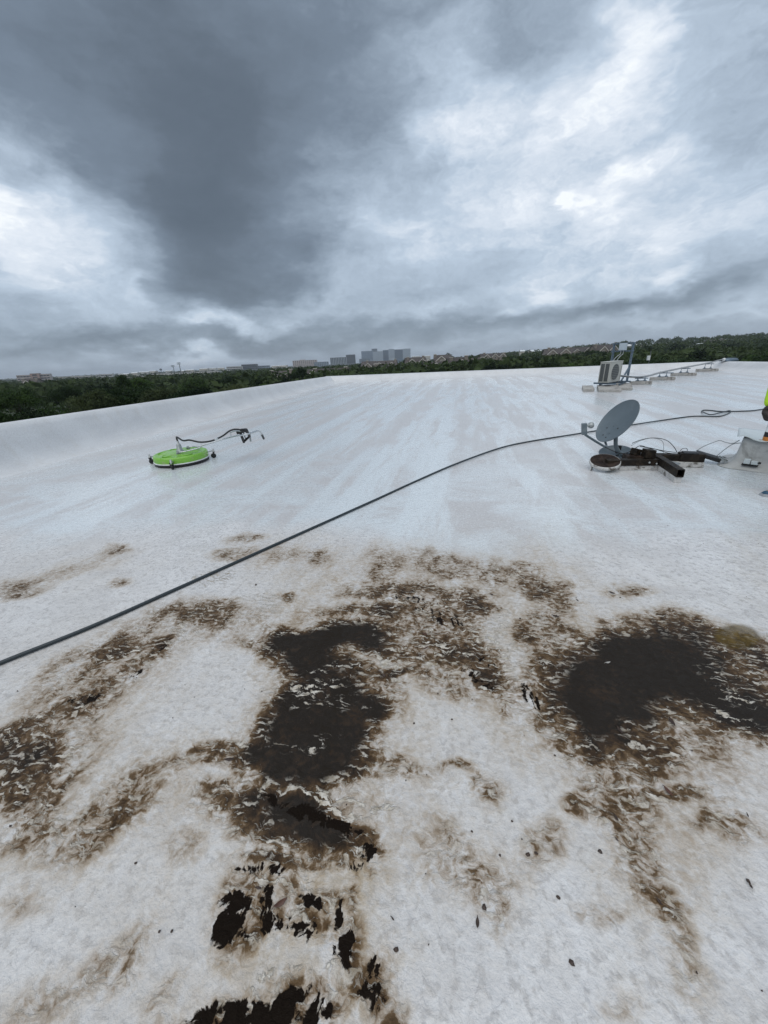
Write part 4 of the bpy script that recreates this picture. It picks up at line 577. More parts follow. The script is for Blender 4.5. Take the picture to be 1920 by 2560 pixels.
b = MB(org); b.box(l0 + Vector((0, 0, .0)), (.055, .06, .135), Matrix.Rotation(math.radians(-7), 3, 'Y')); rc = b.build('receiver', M['dish'], t, .006)
h0 = Vector(LNB_H); ax_ = (dc - dm * .05 - h0).normalized()
b = MB(org); b.lathe([(0, -.07), (.013, -.07), (.013, -.03), (.026, -.012), (.036, 0), (.038, .02), (.030, .032), (0, .036)], h0, frame(ax_), 20); b.build('feed_horn', M['cast'], rc)
mast = [Vector(p) for p in MAST]; bk = dc - dm * .10 - dn * .09
b = MB(org); b.tube(spline([bk, bk + (mast[0] - bk) * .5, mast[1], mast[2], mast[3], mast[4]], 6), .024, 12); b.build('mast', M['dish'], t)
b = MB(org); b.box(dc - dm * .12 - dn * .075, (.16, .09, .05), FM); b.box(dc - dm * .21 - dn * .055, (.12, .06, .04), FM); b.build('back_bracket', M['dish'], t, .004)
b = MB(org); b.box(mast[4] + Vector((0.02, 0, .05)), (.14, .12, .10)); b.build('mast_foot', M['zinc'], t, .004)

def beam(name, p, q, w, h, z0, mat, cap=True, parent=None, org=(0, 0, 0)):
    p, q = Vector((p[0], p[1], z0 + h / 2)), Vector((q[0], q[1], z0 + h / 2)); b = MB(org); b.bar(p, q, w, h); return b.build(name, mat, parent, .004)
def hollow(name, p, q, w, h, z0, mat, parent, org, wall=.006):
    p, q = Vector((p[0], p[1], z0 + h / 2)), Vector((q[0], q[1], z0 + h / 2)); x = (q - p).normalized(); y = Vector((0, 0, 1)).cross(x)
    b = MB(org); Z = Vector((0, 0, 1)); ring = lambda c_, k: [c_ + y * (w / 2 - k) * sx + Z * (h / 2 - k) * sz for sx, sz in ((-1, -1), (1, -1), (1, 1), (-1, 1))]
    vs = ring(p, 0) + ring(q, 0) + ring(q, wall) + ring(q - x * .18, wall)
    fs = [(3, 2, 1, 0)] + [(a + i, a + (i + 1) % 4, a + 4 + (i + 1) % 4, a + 4 + i) for a in (0, 4, 8) for i in range(4)] + [(12, 13, 14, 15)]
    b.add(vs, fs); return b.build(name, mat, parent)
t = thing('ballast_frame', 'dark tarred beams on flaking white timbers under the satellite dish', 'mounting frame', org)
beam('timber', (1.70, 4.99), (2.25, 5.03), .10, .055, .002, M['whitewood'], parent=t, org=org)
beam('beam', (1.66, 4.97), (2.22, 5.02), .10, .072, .058, M['tarwood'], parent=t, org=org)
beam('timber', (2.27, 5.14), (2.235, 4.50), .07, .062, .002, M['whitewood'], parent=t, org=org)
hollow('beam', (2.27, 5.20), (2.238, 4.485), .07, .085, .066, M['tarwood'], t, org)
beam('timber', (2.34, 5.21), (2.775, 5.16), .13, .06, .002, M['whitewood'], parent=t, org=org)
beam('beam', (2.27, 5.23), (2.56, 5.20), .09, .075, .064, M['tarwood'], parent=t, org=org)
beam('beam', (2.53, 5.20), (2.775, 5.17), .12, .095, .064, M['tarwood'], parent=t, org=org)
b = MB(org); b.bar((2.36, 5.16, .07), (2.49, 5.06, .055), .10, .006); b.build('plate', M['paleplate'], t)
for p, sz, rz in (((2.14, 5.07, .18), (.11, .11, .10), 10), ((2.03, 5.15, .18), (.08, .09, .08), 28)):
    b = MB(org); b.box(p, sz, Matrix.Rotation(math.radians(rz), 3, 'Z') @ Matrix.Rotation(math.radians(rz * .5), 3, 'Y')); b.build('clamp_block', M['tarwood'], t, .006)
b = MB(org); b.box((2.02, 5.13, .144), (.20, .12, .004)); b.box((2.06, 5.12, .1), (.3, .16, .085)); b.build('mount_plate', M['rust'], t)
for p in ((2.17, 4.955, .04), (2.20, 4.955, .085), (2.12, 4.95, .10)):
    b = MB(org); b.lathe([(0, .012), (.009, .012), (.012, .004), (.012, 0)], p, frame((0, -1, 0)), 10); b.build('bolt', M['cast'], t)
b = MB(org); b.bar((2.70, 5.17, .164), (2.56, 5.19, .164), .11, .012); b.build('tar_cap', M['black'], t)

sl = [Vector(p) for p in SLAB]; o_ = (2.9, 5.36, 0)
t = thing('junction_slab', 'tilted black slab with grey cable clamps between the beams and the curb', 'cable box', o_)
b = MB(o_); b.bar((2.80, 5.37, .115), (3.02, 5.29, .05), .15, .045); b.build('slab', M['black'], t, .006)
for k, (x, y, z) in enumerate(((2.99, 5.26, .085), (3.02, 5.25, .062), (3.04, 5.29, .075))):
    b = MB(o_); b.bar((x, y, z), (x + .05, y - .025, z - .035), .03, .025); b.tube([(x + .02, y - .03, z + .01), (x + .02, y + .03, z + .01)], .008, 8); b.build('cable_clamp', M['cast'], t)

pc = Vector(PAN); o_ = (pc.x, pc.y, 0)
t = thing('rusted_pan', 'round rusted brown steel pan leaning against the beam end beside the dish', 'pan', o_)
FMp = frame((-.06, -.26, .96)); pz = pc + Vector((-.01, -.05, -.005))
b = MB(o_); b.lathe([(0, .0), (.03, -.012), (.035, .004), (.10, .012), (.145, .020), (.160, .024)], pz, FMp, 40); b.build('face', M['rust'], t)
b = MB(o_); b.lathe([(.160, .024), (.166, .022), (.168, -.005), (.160, -.022), (.12, -.03), (0, -.032)], pz, FMp, 40); b.build('rim', M['whitewood'], t)
b = MB(o_); b.bar(pz + Vector((-.13, .0, -.01)), pz + Vector((-.145, -.02, -.095)), .012, .05); b.build('prop', M['whitewood'], t)
pc2 = Vector(PAN2); o_ = (pc2.x, pc2.y, 0)
t = thing('spare_dish', 'pale grey round dish lying flat behind the satellite mast', 'satellite dish', o_)
FMq = frame((-.15, -.20, .95)); q0 = pc2 + Vector((-.02, .10, -.04))
b = MB(o_); b.lathe([(.19 * k / 10, .05 * (k / 10) ** 2 - .05) for k in range(11)] + [(.195, .0), (.19, -.008)] + [(.19 * k / 10, .05 * (k / 10) ** 2 - .057) for k in range(10, -1, -1)], q0, FMq, 40); b.build('reflector', M['dish'], t)
b = MB(o_); b.box(q0 + Vector((.03, .0, .03)), (.05, .04, .10)); b.tube([q0 + Vector((.03, 0, -.04)), q0 + Vector((.03, 0, -.14))], .02, 8); b.build('bracket', M['black'], t)

names = ['thin grey cable arching highest above the dark beams', 'thin pale cable arching behind the beams and dropping to the roof', 'black cable running from the receiver arm along the beam tops', 'black cable lying low over the clamp blocks behind the dish', 'short black wire loop standing on the beam end', 'grey cable bent upward between the black slab and the curb', 'grey cable rising straight from the cable clamps to the curb']
for i, (L, nm) in enumerate(zip(CABLES, names)):
    b = MB(L[0]); b.tube(spline(L, 6), .0032 if i in (1, 4) else .0045, 6); o = b.build('cable', M['conduit'] if i in (1, 5, 6) else M['black'])
    o.matrix_world = Matrix.Translation(W(*L[0])) @ ROOF.to_3x3().to_4x4(); tag(o, nm, 'cable', 'cables round the dish mount')

# ------------------------------------------------------------------ roof curb at the right edge
cx, cy = 3.02, 5.12; o_ = (3.45, 5.4, 0)
t = thing('roof_curb', 'grey coated roof curb with flared foot at the right edge', 'roof curb', o_)
ux_ = Vector((CURB[1][0] - CURB[0][0], CURB[1][1] - CURB[0][1], 0)).normalized(); vy_ = Vector((-ux_.y, ux_.x, 0)) * -1
vy_ = Vector((0, 0, 1)).cross(ux_)
base = Vector((CURB[0][0] + .16, CURB[0][1] + .12, 0)); Wd, Dp, Hh = .95, .50, .33
def rect_ring(off, z, n=6):
    pts = []
    cor = [base + ux_ * -off + vy_ * -off, base + ux_ * (Wd + off) + vy_ * -off, base + ux_ * (Wd + off) + vy_ * (Dp + off), base + ux_ * -off + vy_ * (Dp + off)]
    r = .04 + off * .8; dirs = [(-ux_, -vy_), (ux_, -vy_), (ux_, vy_), (-ux_, vy_)]
    for i, cc in enumerate(cor):
        d1, d2 = dirs[i]; cin = cc - d1 * r - d2 * r; a0 = (d1, d2) if i % 2 == 0 else (d2, d1)
        for k in range(n):
            an = math.pi / 2 * k / (n - 1); pts.append(cin + (a0[0] * math.cos(an) + a0[1] * math.sin(an)) * r + Vector((0, 0, z)))
    return pts
levels = [(.16, .004), (.10, .014), (.06, .035), (.032, .08), (.018, .14), (.008, .24), (0, Hh)]
vs = []; 
for off, z in levels: vs += rect_ring(off, z)
nn = 24; fs = [(i * nn + k, i * nn + (k + 1) % nn, (i + 1) * nn + (k + 1) % nn, (i + 1) * nn + k) for i in range(len(levels) - 1) for k in range(nn)]
fs.append(tuple(range((len(levels) - 1) * nn, len(levels) * nn)))
b = MB(o_); b.add(vs, fs, True); b.build('curb_body', M['curb'], t)
# bent sheet lying on top
b = MB(o_); nu, nv = 22, 10; vs = []
for j in range(nv + 1):
    for i in range(nu + 1):
        u, v = -.05 + (Wd + .14) * i / nu, -.05 + (Dp + .12) * j / nv
        fr = 1 - j / nv
        z = Hh + .012 + (.030 * math.exp(-((u - .0) / .07) ** 2) - .035 * math.exp(-((u - .17) / .11) ** 2) * fr + .012 * math.sin(u * 7)) * (.35 + .65 * fr)
        vs.append(base + ux_ * (u - .05 * (j / nv)) + vy_ * v + Vector((0, 0, max(z, Hh + .003) if .12 < u < Wd and j > 2 else z)))
fs = [(j * (nu + 1) + i, j * (nu + 1) + i + 1, (j + 1) * (nu + 1) + i + 1, (j + 1) * (nu + 1) + i) for j in range(nv) for i in range(nu)]
b.add(vs, fs, True); sh = b.build('cover_sheet', M['sheet'], t); so = sh.modifiers.new('thick', 'SOLIDIFY'); so.thickness = .004; so.offset = 1
fm = Matrix((ux_, vy_, Vector((0, 0, 1)))).transposed(); p0 = base + ux_ * .10 + vy_ * -.065 + Vector((0, 0, .09))
b = MB(o_); b.box(p0, (.055, .05, .055), fm); b.box(p0 + ux_ * .065 + Vector((0, 0, -.008)), (.06, .05, .04), fm); bx = b.build('outlet_box', M['sheet'], t, .004)
b = MB(o_); b.box(p0 + ux_ * .03 + Vector((0, 0, -.038)), (.14, .06, .012), fm); b.tube([p0 + ux_ * .095 + vy_ * -.02, p0 + ux_ * .115 + vy_ * -.03], .012, 8); b.build('seal', M['black'], bx)

# ------------------------------------------------------------------ air conditioner on its strut frame
o_ = (4.85, 15.0, 0)
A0, A1, A2 = Vector(AC_P[0]), Vector(AC_P[1]), Vector(AC_P[2])
fr = (A2 - A1); fr.z = 0; fr.normalize(); sdv = Vector((-fr.y, fr.x, 0))          # along the front, into the depth
if sdv.dot(A0 - A1) < 0: sdv = -sdv
wid, dep, hei, zb = .82, .34, .64, .20
a1 = Vector((A1.x, A1.y, zb)); fm = Matrix((fr, sdv, Vector((0, 0, 1)))).transposed(); cen = a1 + fr * wid / 2 + sdv * dep / 2 + Vector((0, 0, hei / 2))
t = thing('air_conditioner', 'beige outdoor air conditioner with round fan grille on concrete blocks', 'air conditioner', o_)
b = MB(o_); b.box(cen, (wid, dep, hei), fm); b.build('casing', M['acbeige'], t, .012)
b = MB(o_); b.box(cen + Vector((0, 0, hei / 2 + .008)), (wid + .02, dep + .02, .016), fm); b.build('top_cover', M['acbeige'], t, .005)
for k in range(2):
    b = MB(o_); b.box(cen - fr * (wid / 2 + .004) + sdv * (-.075 + .15 * k), (.012, .125, hei - .09), fm); cl = b.build('coil_panel', M['acdark'], t)
    for j in range(4):
        b = MB(o_); b.box(cen - fr * (wid / 2 + .012) + sdv * (-.12 + .15 * k + .03 * j), (.006, .004, hei - .09), fm); b.build('fin', M['acgrille'], cl)
for j in range(3):
    b = MB(o_); b.box(cen - fr * (wid / 2 + .014) + sdv * (-.15 + .15 * j), (.016, .02, hei - .06), fm); b.build('corner_strip', M['acbeige'], t)
fc = cen - sdv * (dep / 2 + .006) + fr * -.06; ff = Matrix((fr, Vector((0, 0, 1)), -sdv)).transposed()
b = MB(o_); b.lathe([(.25, -.004), (.262, .006), (.272, .006), (.285, -.006)], fc, ff, 40); ring = b.build('fan_ring', M['acbeige'], t)
b = MB(o_); b.lathe([(0, .001), (.25, .001)], fc, ff, 40); b.build('fan_opening', M['acdark'], ring)
for k in range(9):
    z = -.22 + .055 * k; hw = math.sqrt(max(.001, .25 ** 2 - z * z))
    b = MB(o_); b.bar(fc + Vector((0, 0, z)) - fr * hw - sdv * .010, fc + Vector((0, 0, z)) + fr * hw - sdv * .010, .008, .014); b.build('grille_slat', M['acgrille'], ring)
b = MB(o_); b.box(cen - sdv * (dep / 2 + .003) + fr * .34 + Vector((0, 0, hei / 2 - .09)), (.07, .004, .04), fm); b.build('badge', M['acgrille'], t)
b = MB(o_); b.box(cen - sdv * (dep / 2 + .004) + fr * .335 + Vector((0, 0, -.06)), (.012, .006, hei - .2), fm); b.build('panel_seam', M['acgrille'], t)
for k in (-1, 1):
    b = MB(o_); b.bar(cen + fr * .28 * k - sdv * .36 + Vector((0, 0, -hei / 2 - .03)), cen + fr * .28 * k + sdv * .36 + Vector((0, 0, -hei / 2 - .03)), .05, .05); b.build('foot_rail', M['zinc'], t)

P = [Vector(p) for p in AC_POST]
t = thing('strut_frame', 'blue grey slotted steel strut frame standing behind the air conditioner', 'steel frame', o_)
for (p, q) in ((P[0], P[1]), (P[2], P[3])):
    lo = Vector((q.x, q.y, .13)); b = MB(o_); b.bar(lo, q, .07, .06, (1, 0, 0)); po = b.build('post', M['zinc'], t)
    dirx = (Vector((P[3].x - P[1].x, P[3].y - P[1].y, 0))).normalized(); nrm = Vector((dirx.y, -dirx.x, 0))
    for k in range(13):
        z = .25 + k * .09
        if z < q.z - .04: b = MB(o_); b.box(Vector((q.x, q.y, z)) + nrm * .036, (.02, .004, .042), Matrix((dirx, -nrm, Vector((0, 0, 1)))).transposed()); b.build('slot', M['black'], po)
pa, pb = P[1], Vector((P[3].x, P[3].y, P[1].z)); dirx = (pb - pa).normalized(); nrm = Vector((dirx.y, -dirx.x, 0))
for z in (P[1].z - .02, P[1].z - .27):
    x0, x1 = pa + nrm * .052, pb + nrm * .052; b = MB(o_); b.bar(Vector((x0.x, x0.y, z)) - dirx * .06, Vector((x1.x, x1.y, z)) + dirx * .06, .045, .045); cb = b.build('cross_bar', M['zinc'], t)
    for k in range(7):
        if z < P[1].z - .1 or k not in (3, 4):
            b = MB(o_); b.box(x0.lerp(x1, (k + .5) / 7) * 1 + Vector((0, 0, z - x0.z)) + nrm * .0245, (.042, .004, .016), Matrix((dirx, -nrm, Vector((0, 0, 1)))).transposed()); b.build('slot', M['black'], cb)
b = MB(o_); b.bar(Vector((P[3].x, P[3].y, .60)) + nrm * .03, Vector((P[3].x, P[3].y, .17)) + nrm * .48 - dirx * .10, .045, .045); b.build('brace', M['zinc'], t)
for q in (P[1], P[3]):
    b = MB(o_); b.bar(Vector((q.x, q.y, .115)) - nrm * .15, Vector((q.x, q.y, .115)) + nrm * 1.35, .05, .045); b.build('base_rail', M['zinc'], t)
b = MB(o_); b.bar(Vector((P[1].x, P[1].y, .160)) + nrm * .55 - dirx * .2, Vector((P[3].x, P[3].y, .160)) + nrm * .55 + dirx * .2, .05, .045); b.build('base_rail', M['zinc'], t)
bxp = pa.lerp(pb, .52) + nrm * .12; o2 = (bxp.x, bxp.y, bxp.z - .26)
t = thing('disconnect_box', 'pale grey electrical box fixed to the top bars of the strut frame', 'electrical box', o2)
fmx = Matrix((dirx, -nrm, Vector((0, 0, 1)))).transposed()
b = MB(o2); b.box(Vector((bxp.x, bxp.y, P[1].z - .13)), (.24, .09, .23), fmx); b.build('box', M['panel'], t, .008)
b = MB(o2); b.box(Vector((bxp.x, bxp.y, P[1].z - .13)) + nrm * .049, (.2, .006, .19), fmx); b.build('cover', M['panel'], t, .002)
for k, (dx0, dx1, dy) in enumerate(((-.05, -.16, .35), (.03, -.06, .30))):
    p0_ = Vector((bxp.x, bxp.y, P[1].z - .24)) + dirx * dx0; p1_ = Vector((bxp.x, bxp.y, .86)) + dirx * dx1 + nrm * dy
    b = MB(o2); b.tube(spline([p0_, p0_ + Vector((0, 0, -.12)), p0_.lerp(p1_, .6) + dirx * .02, p1_, p1_ + Vector((0, 0, -.12))], 6), .013, 8); b.build('conduit', M['conduit'], t)
def block(p, q, d, h, name, label, group, cat='block', mat='block'):
    p, q = Vector((*p, 0)), Vector((*q, 0)); x = (q - p).normalized(); y = Vector((0, 0, 1)).cross(x); c_ = (p + q) / 2 + y * d / 2
    o2 = (c_.x, c_.y, 0); b = MB(o2); b.bar(c_ + Vector((0, 0, .003 + h / 2)) - x * (q - p).length / 2, c_ + Vector((0, 0, .003 + h / 2)) + x * (q - p).length / 2, d, h); o = b.build(name, M[mat], None, .01)
    o.matrix_world = Matrix.Translation(W(*o2)) @ ROOF.to_3x3().to_4x4(); return tag(o, label, cat, group)
block((4.03, 13.75), (4.64, 13.60), 1.6, .085, 'concrete_block', 'middle concrete block of the three under the air conditioner', 'blocks under the air conditioner')
block((3.66, 14.05), (3.98, 13.98), 1.3, .08, 'concrete_block', 'left concrete block of the three under the air conditioner', 'blocks under the air conditioner')
block((4.70, 14.25), (5.13, 14.12), 1.7, .08, 'concrete_block', 'right concrete block of the three under the air conditioner', 'blocks under the air conditioner')

# pipe supports and refrigerant line
which = ['nearest the air conditioner', 'second from the air conditioner', 'third from the air conditioner', 'farthest, by the corner of the roof']
Pp = [Vector(p) for p in PIPE]
for i, (p, q) in enumerate(SUP):
    p, q = Vector((*p, 0)), Vector((*q, 0)); x = (q - p).normalized(); y = Vector((0, 0, 1)).cross(x); d = .12; c_ = (p + q) / 2 + y * d / 2; L = (q - p).length
    o2 = (c_.x, c_.y, 0); t = thing('pipe_support', 'pale block with two rods holding the pipe, ' + which[i], 'pipe support', o2, group='pipe supports along the refrigerant line')
    b = MB(o2); b.bar(c_ - x * L / 2 + Vector((0, 0, .06)), c_ + x * L / 2 + Vector((0, 0, .06)), d, .11); b.build('base_block', M['block'], t, .012)
    pp = Pp[i + 1]; topz = pp.z - .03
    b = MB(o2); b.bar(c_ - x * .17 + Vector((0, 0, .125)), c_ + x * .17 + Vector((0, 0, .125)), .1, .016); b.build('foot_plate', M['pole'], t)
    for s_ in (-1, 1):
        b = MB(o2); f = c_ + x * .11 * s_; b.lathe([(.06, .132), (.035, .15), (.014, .19), (.011, .2), (.011, topz + .06), (0, topz + .06)], f, n=10); b.build('rod', M['zinc'], t)
    b = MB(o2); b.bar(c_ - x * .2 + Vector((0, 0, topz)), c_ + x * (.2 + (.12 if i == 1 else 0)) + Vector((0, 0, topz)), .045, .03); b.build('trapeze_bar', M['zinc'], t)
    Pp[i + 1] = c_ + Vector((0, 0, topz + .045))
ends = cen + fr * (wid / 2) + Vector((0, 0, -.1)); path = [ends, ends + fr * .12 + Vector((0, 0, -.05))] + Pp[1:5] + [Vector((A_RIGHT - .35, B_FAR - .85, .42)), Vector((A_RIGHT - .05, B_FAR - .70, .43))]
o2 = tuple(path[2]); t = thing('refrigerant_line', 'grey insulated pipe running on supports from the air conditioner to the corner', 'pipe', o2)
b = MB(o2); b.tube(spline(path, 5), .030, 8); b.build('insulated_pipe', M['pipewrap'], t)
b = MB(o2); b.tube([p + Vector((.05, -.04, .012)) for p in spline(path, 5)], .016, 6); b.build('thin_pipe', M['conduit'], t)
hc = Vector((A_RIGHT + .12, B_FAR - .62, 0)); hz0 = .752 - SLOPE * (B_FAR - .62); o2 = (hc.x, hc.y, hz0)
t = thing('pipe_hood', 'rounded grey metal hood where the pipe leaves over the corner parapet', 'pipe hood', o2)
b = MB(o2); nU = 12; vs = []
for j, (dy, r) in enumerate(((-.30, .10), (-.27, .15), (.1, .16), (.6, .14))):
    for k in range(nU + 1):
        an = math.pi * k / nU; vs.append(hc + Vector((dy * .75, dy * .35, hz0 + .012 + r * math.sin(an) * .9)) + Vector((-.42, .9, 0)).normalized() * (r * 1.2 * math.cos(an)))
fs = [(j * (nU + 1) + k, j * (nU + 1) + k + 1, (j + 1) * (nU + 1) + k + 1, (j + 1) * (nU + 1) + k) for j in range(3) for k in range(nU)]
b.add(vs, fs, True); hd_ = b.build('hood', M['zinc'], t); so = hd_.modifiers.new('thick', 'SOLIDIFY'); so.thickness = .012
b = MB(o2); b.lathe([(0, -.03), (.07, -.03), (.08, 0), (.07, .03), (0, .03)], hc + Vector((-.2, -.12, hz0 + .09)), frame((-.8, -.4, .1)), 14); b.build('pipe_collar', M['whiteplastic'], t)

# ------------------------------------------------------------------ fallen leaves and grit
leaf_names = ['dark oval leaf lying just below the black pool', 'dark narrow leaf on pale coating right of the pool edge', 'russet leaf lying on the brown streak at right', 'dark leaf with a pale scratch above it, right of centre', 'tiny dark leaf below the leaf with the pale scratch', 'single dark oval leaf with stalk on clean coating near the front', 'dark thin leaf beside the lower brown streak', 'dark thin leaf near the lower right edge', 'large russet leaf among the black flakes at the front', 'brown leaf at the left edge of the dark middle stain', 'small dark leaf above the black pool', 'tiny curled dark leaf left of the one above the pool', 'small tan leaf scrap among the black speckles', 'small dark leaf scrap on the far brown stain', 'small curled leaf scrap at the upper rim of the pool', 'small rusty leaf beside the middle stain', 'tiny curled brown stalk near the front centre', 'tiny dark leaf scrap near the right edge', 'dark scrap at the upper rim of the pool', 'pale grey scrap lying in the black pool', 'small dark leaf scrap right of the far brown stain', 'rust brown leaf scrap above the middle stain']
for i, ((a0, b0, a1_, b1_), nm) in enumerate(zip(LEAVES, leaf_names)):
    p, q = Vector((a0, b0, 0)), Vector((a1_, b1_, 0)); L = max((q - p).length, .012); x = (q - p).normalized(); y = Vector((-x.y, x.x, 0)); c_ = (p + q) / 2
    wL = L * random.uniform(.30, .42); curl = random.uniform(.06, .16) * L; vs = []; n = 7
    for k in range(n):
        u = k / (n - 1); wd = wL * math.sin(math.pi * min(1, u * .96 + .02)) ** .8 * .5
        zc = .006 + curl * (2 * u - 1) ** 2
        for s_ in (-1, 0, 1): vs.append(c_ + x * L * (u - .5) + y * wd * s_ + Vector((0, 0, zc + (.16 * wL if s_ else 0) + .0005 * s_)))
    fs = [(3 * k + j, 3 * k + j + 1, 3 * k + j + 4, 3 * k + j + 3) for k in range(n - 1) for j in range(2)]
    b = MB((c_.x, c_.y, 0)); b.add(vs, fs, True); b.tube([c_ - x * L * .5 + Vector((0, 0, .007 + curl)), c_ - x * L * .62 + Vector((0, 0, .006))], .0012, 4)
    o = b.build('fallen_leaf', M['leaf_red'] if i in (2, 8, 15, 21) else (M['block'] if i == 19 else M['leaf_dead'])); o.matrix_world = Matrix.Translation(W(c_.x, c_.y, 0)) @ ROOF.to_3x3().to_4x4()
    so = o.modifiers.new('thick', 'SOLIDIFY'); so.thickness = .0008; tag(o, nm, 'leaf', 'fallen leaves on the roof')
b = MB()
for a, b_ in SPECKS + [(random.uniform(-2.2, 2.2), random.uniform(.4, 3.5)) for _ in range(120)]:
    r = random.uniform(.0025, .008) if (a, b_) in SPECKS else random.uniform(.0012, .0032); pts = [Vector((a + r * random.uniform(.6, 1.3) * math.cos(k), b_ + r * random.uniform(.6, 1.3) * math.sin(k), .004)) for k in np.linspace(0, 5.4, 6)]
    apex = Vector((a, b_, .006 + r)); b.add(pts + [apex], [(k, (k + 1) % 6, 6) for k in range(6)], True)
o = b.build('grit', M['leaf_dead']); o.matrix_world = ROOF; tag(o, 'dark grit and leaf crumbs scattered over the roof', 'grit', None, 'stuff')

# ------------------------------------------------------------------ the worker at the right edge
def skin(name, verts, edges, radii, mat, parent, root=0, sub=2):
    me = bpy.data.meshes.new(name); me.from_pydata([tuple(v) for v in verts], edges, []); o = bpy.data.objects.new(name, me); C.objects.link(o); o.parent = parent
    sk = o.modifiers.new('skin', 'SKIN'); sk.use_smooth_shade = True
    for i, v in enumerate(me.skin_vertices[0].data):
        r = radii[i]; v.radius = r if isinstance(r, tuple) else (r, r); v.use_root = (i == root)
    s_ = o.modifiers.new('sub', 'SUBSURF'); s_.levels = sub; s_.render_levels = sub
    me.materials.append(mat); return o
hand, wrist, elbow, shoul = [Vector(p) for p in HAND[:4]]
toe = Vector((TOE[0], TOE[1], 0)); pel = Vector((3.22, 4.50, .93)); o_ = (pel.x, pel.y, 0); O = Vector(o_)
shL = Vector((3.10, 4.60, 1.42)); shR = Vector((3.22, 4.93, 1.42)); chest = Vector((3.20, 4.76, 1.28)); pel = Vector((3.28, 4.66, .93)); neck = Vector((3.14, 4.77, 1.50))
hipL, hipR = pel + Vector((0, -.10, -.04)), pel + Vector((.01, .10, -.04))
ankL = toe + Vector((.235, .02, .085)); kneeL = Vector((2.97, 4.33, .50)); ankR = Vector((3.62, 4.66, .085)); kneeR = Vector((3.42, 4.70, .49))
elbR, wrR, haR = Vector((3.38, 5.06, 1.15)), Vector((3.42, 4.94, .92)), Vector((3.42, 4.91, .84))
t = thing('person', 'worker in yellow-green high-visibility shirt and dark gloves at the right edge, holding a bottle', 'person', o_)
V = [pel, pel.lerp(chest, .5), chest, neck, neck + Vector((-.01, 0, .06)), shL, elbow, wrist, shR, elbR, wrR, hipL, kneeL, ankL, toe + Vector((.03, 0, .03)), hipR, kneeR, ankR, ankR + Vector((-.2, -.02, -.055))]
E_ = [(0, 1), (1, 2), (2, 3), (3, 4), (2, 5), (5, 6), (6, 7), (2, 8), (8, 9), (9, 10), (0, 11), (11, 12), (12, 13), (13, 14), (0, 15), (15, 16), (16, 17), (17, 18)]
Rr = [(.13, .10), (.125, .095), (.14, .105), .055, .052, .06, .042, .028, .06, .042, .028, .085, .055, .038, .03, .085, .055, .038, .03]
skin('body', [v - O for v in V], E_, Rr, M['skin'], t)
V2 = [pel + Vector((0, 0, .0)), pel.lerp(chest, .5), chest, chest.lerp(neck, .7), shL, elbow, wrist.lerp(elbow, -.01), shR, elbR, wrR.lerp(elbR, .12)]
skin('shirt', [v - O for v in V2], [(0, 1), (1, 2), (2, 3), (2, 4), (4, 5), (5, 6), (2, 7), (7, 8), (8, 9)], [(.17, .13), (.165, .125), (.175, .13), .075, .085, .068, .056, .085, .066, .052], M['hivis'], t)
V3 = [pel + Vector((0, 0, .05)), hipL, kneeL, ankL + Vector((0, 0, .03)), hipR, kneeR, ankR + Vector((0, 0, .03))]
skin('trousers', [v - O for v in V3], [(0, 1), (1, 2), (2, 3), (0, 4), (4, 5), (5, 6)], [(.15, .12), .11, .08, .065, .11, .08, .065], M['trousers'], t)
def head(t, c_, face):
    f = Vector(face).normalized(); sx = Vector((-f.y, f.x, 0)); bm = bmesh.new(); bmesh.ops.create_uvsphere(bm, u_segments=32, v_segments=24, radius=1)
    for v in bm.verts:
        x, y, z = v.co; k = 1 - .22 * max(0, -z) ** 1.5
        fwd = y * .098; lat = x * .075 * k; hz_ = z * .118
        if y > .2:
            g = lambda a, b_, c1, c2: math.exp(-((x - a) / c1) ** 2 - ((z - b_) / c2) ** 2)
            fwd += .024 * g(0, -.12, .14, .22) + .010 * g(0, -.62, .3, .12) + .006 * g(0, -.42, .28, .07) - .010 * (g(.36, .06, .18, .12) + g(-.36, .06, .18, .12)) + .006 * g(0, .24, .6, .1)
        v.co = f * fwd + sx * lat + Vector((0, 0, hz_))
    me = bpy.data.meshes.new('head'); bm.to_mesh(me); bm.free(); [setattr(p, 'use_smooth', True) for p in me.polygons]
    o = bpy.data.objects.new('head', me); C.objects.link(o); me.materials.append(M['skin']); o.parent = t; o.location = c_ - O
    for s_ in (-1, 1):
        b = MB(); b.lathe([(0, .011), (.008, .008), (.011, 0), (.008, -.008), (0, -.011)], f * .083 + sx * .028 * s_ + Vector((0, 0, .008)), frame(f), 12); b.build('eye', M['black'], o)
        b = MB(); b.lathe([(0, .012), (.018, .008), (.026, 0), (.016, -.01)], sx * .073 * s_ - f * .005, frame(sx * s_), 14, 1.0); b.build('ear', M['skin'], o)
    b = MB(); b.tube([f * .094 + sx * -.024 + Vector((0, 0, -.052)), f * .101 + Vector((0, 0, -.054)), f * .094 + sx * .024 + Vector((0, 0, -.052))], .0045, 6); b.build('mouth', M['leaf_red'], o)
    bm = bmesh.new(); bmesh.ops.create_uvsphere(bm, u_segments=28, v_segments=18, radius=1)
    bmesh.ops.delete(bm, geom=[v for v in bm.verts if v.co.z < (.28 if v.co.y > .1 else -.35)], context='VERTS')
    for v in bm.verts: v.co = f * (v.co.y * .106 - .006) + sx * v.co.x * .083 + Vector((0, 0, v.co.z * .128))
    me = bpy.data.meshes.new('hair'); bm.to_mesh(me); bm.free(); [setattr(p, 'use_smooth', True) for p in me.polygons]; ho = bpy.data.objects.new('hair', me); C.objects.link(ho); me.materials.append(M['hair']); ho.parent = o
head(t, neck + Vector((-.045, -.01, .145)), (-1, -.25, 0))
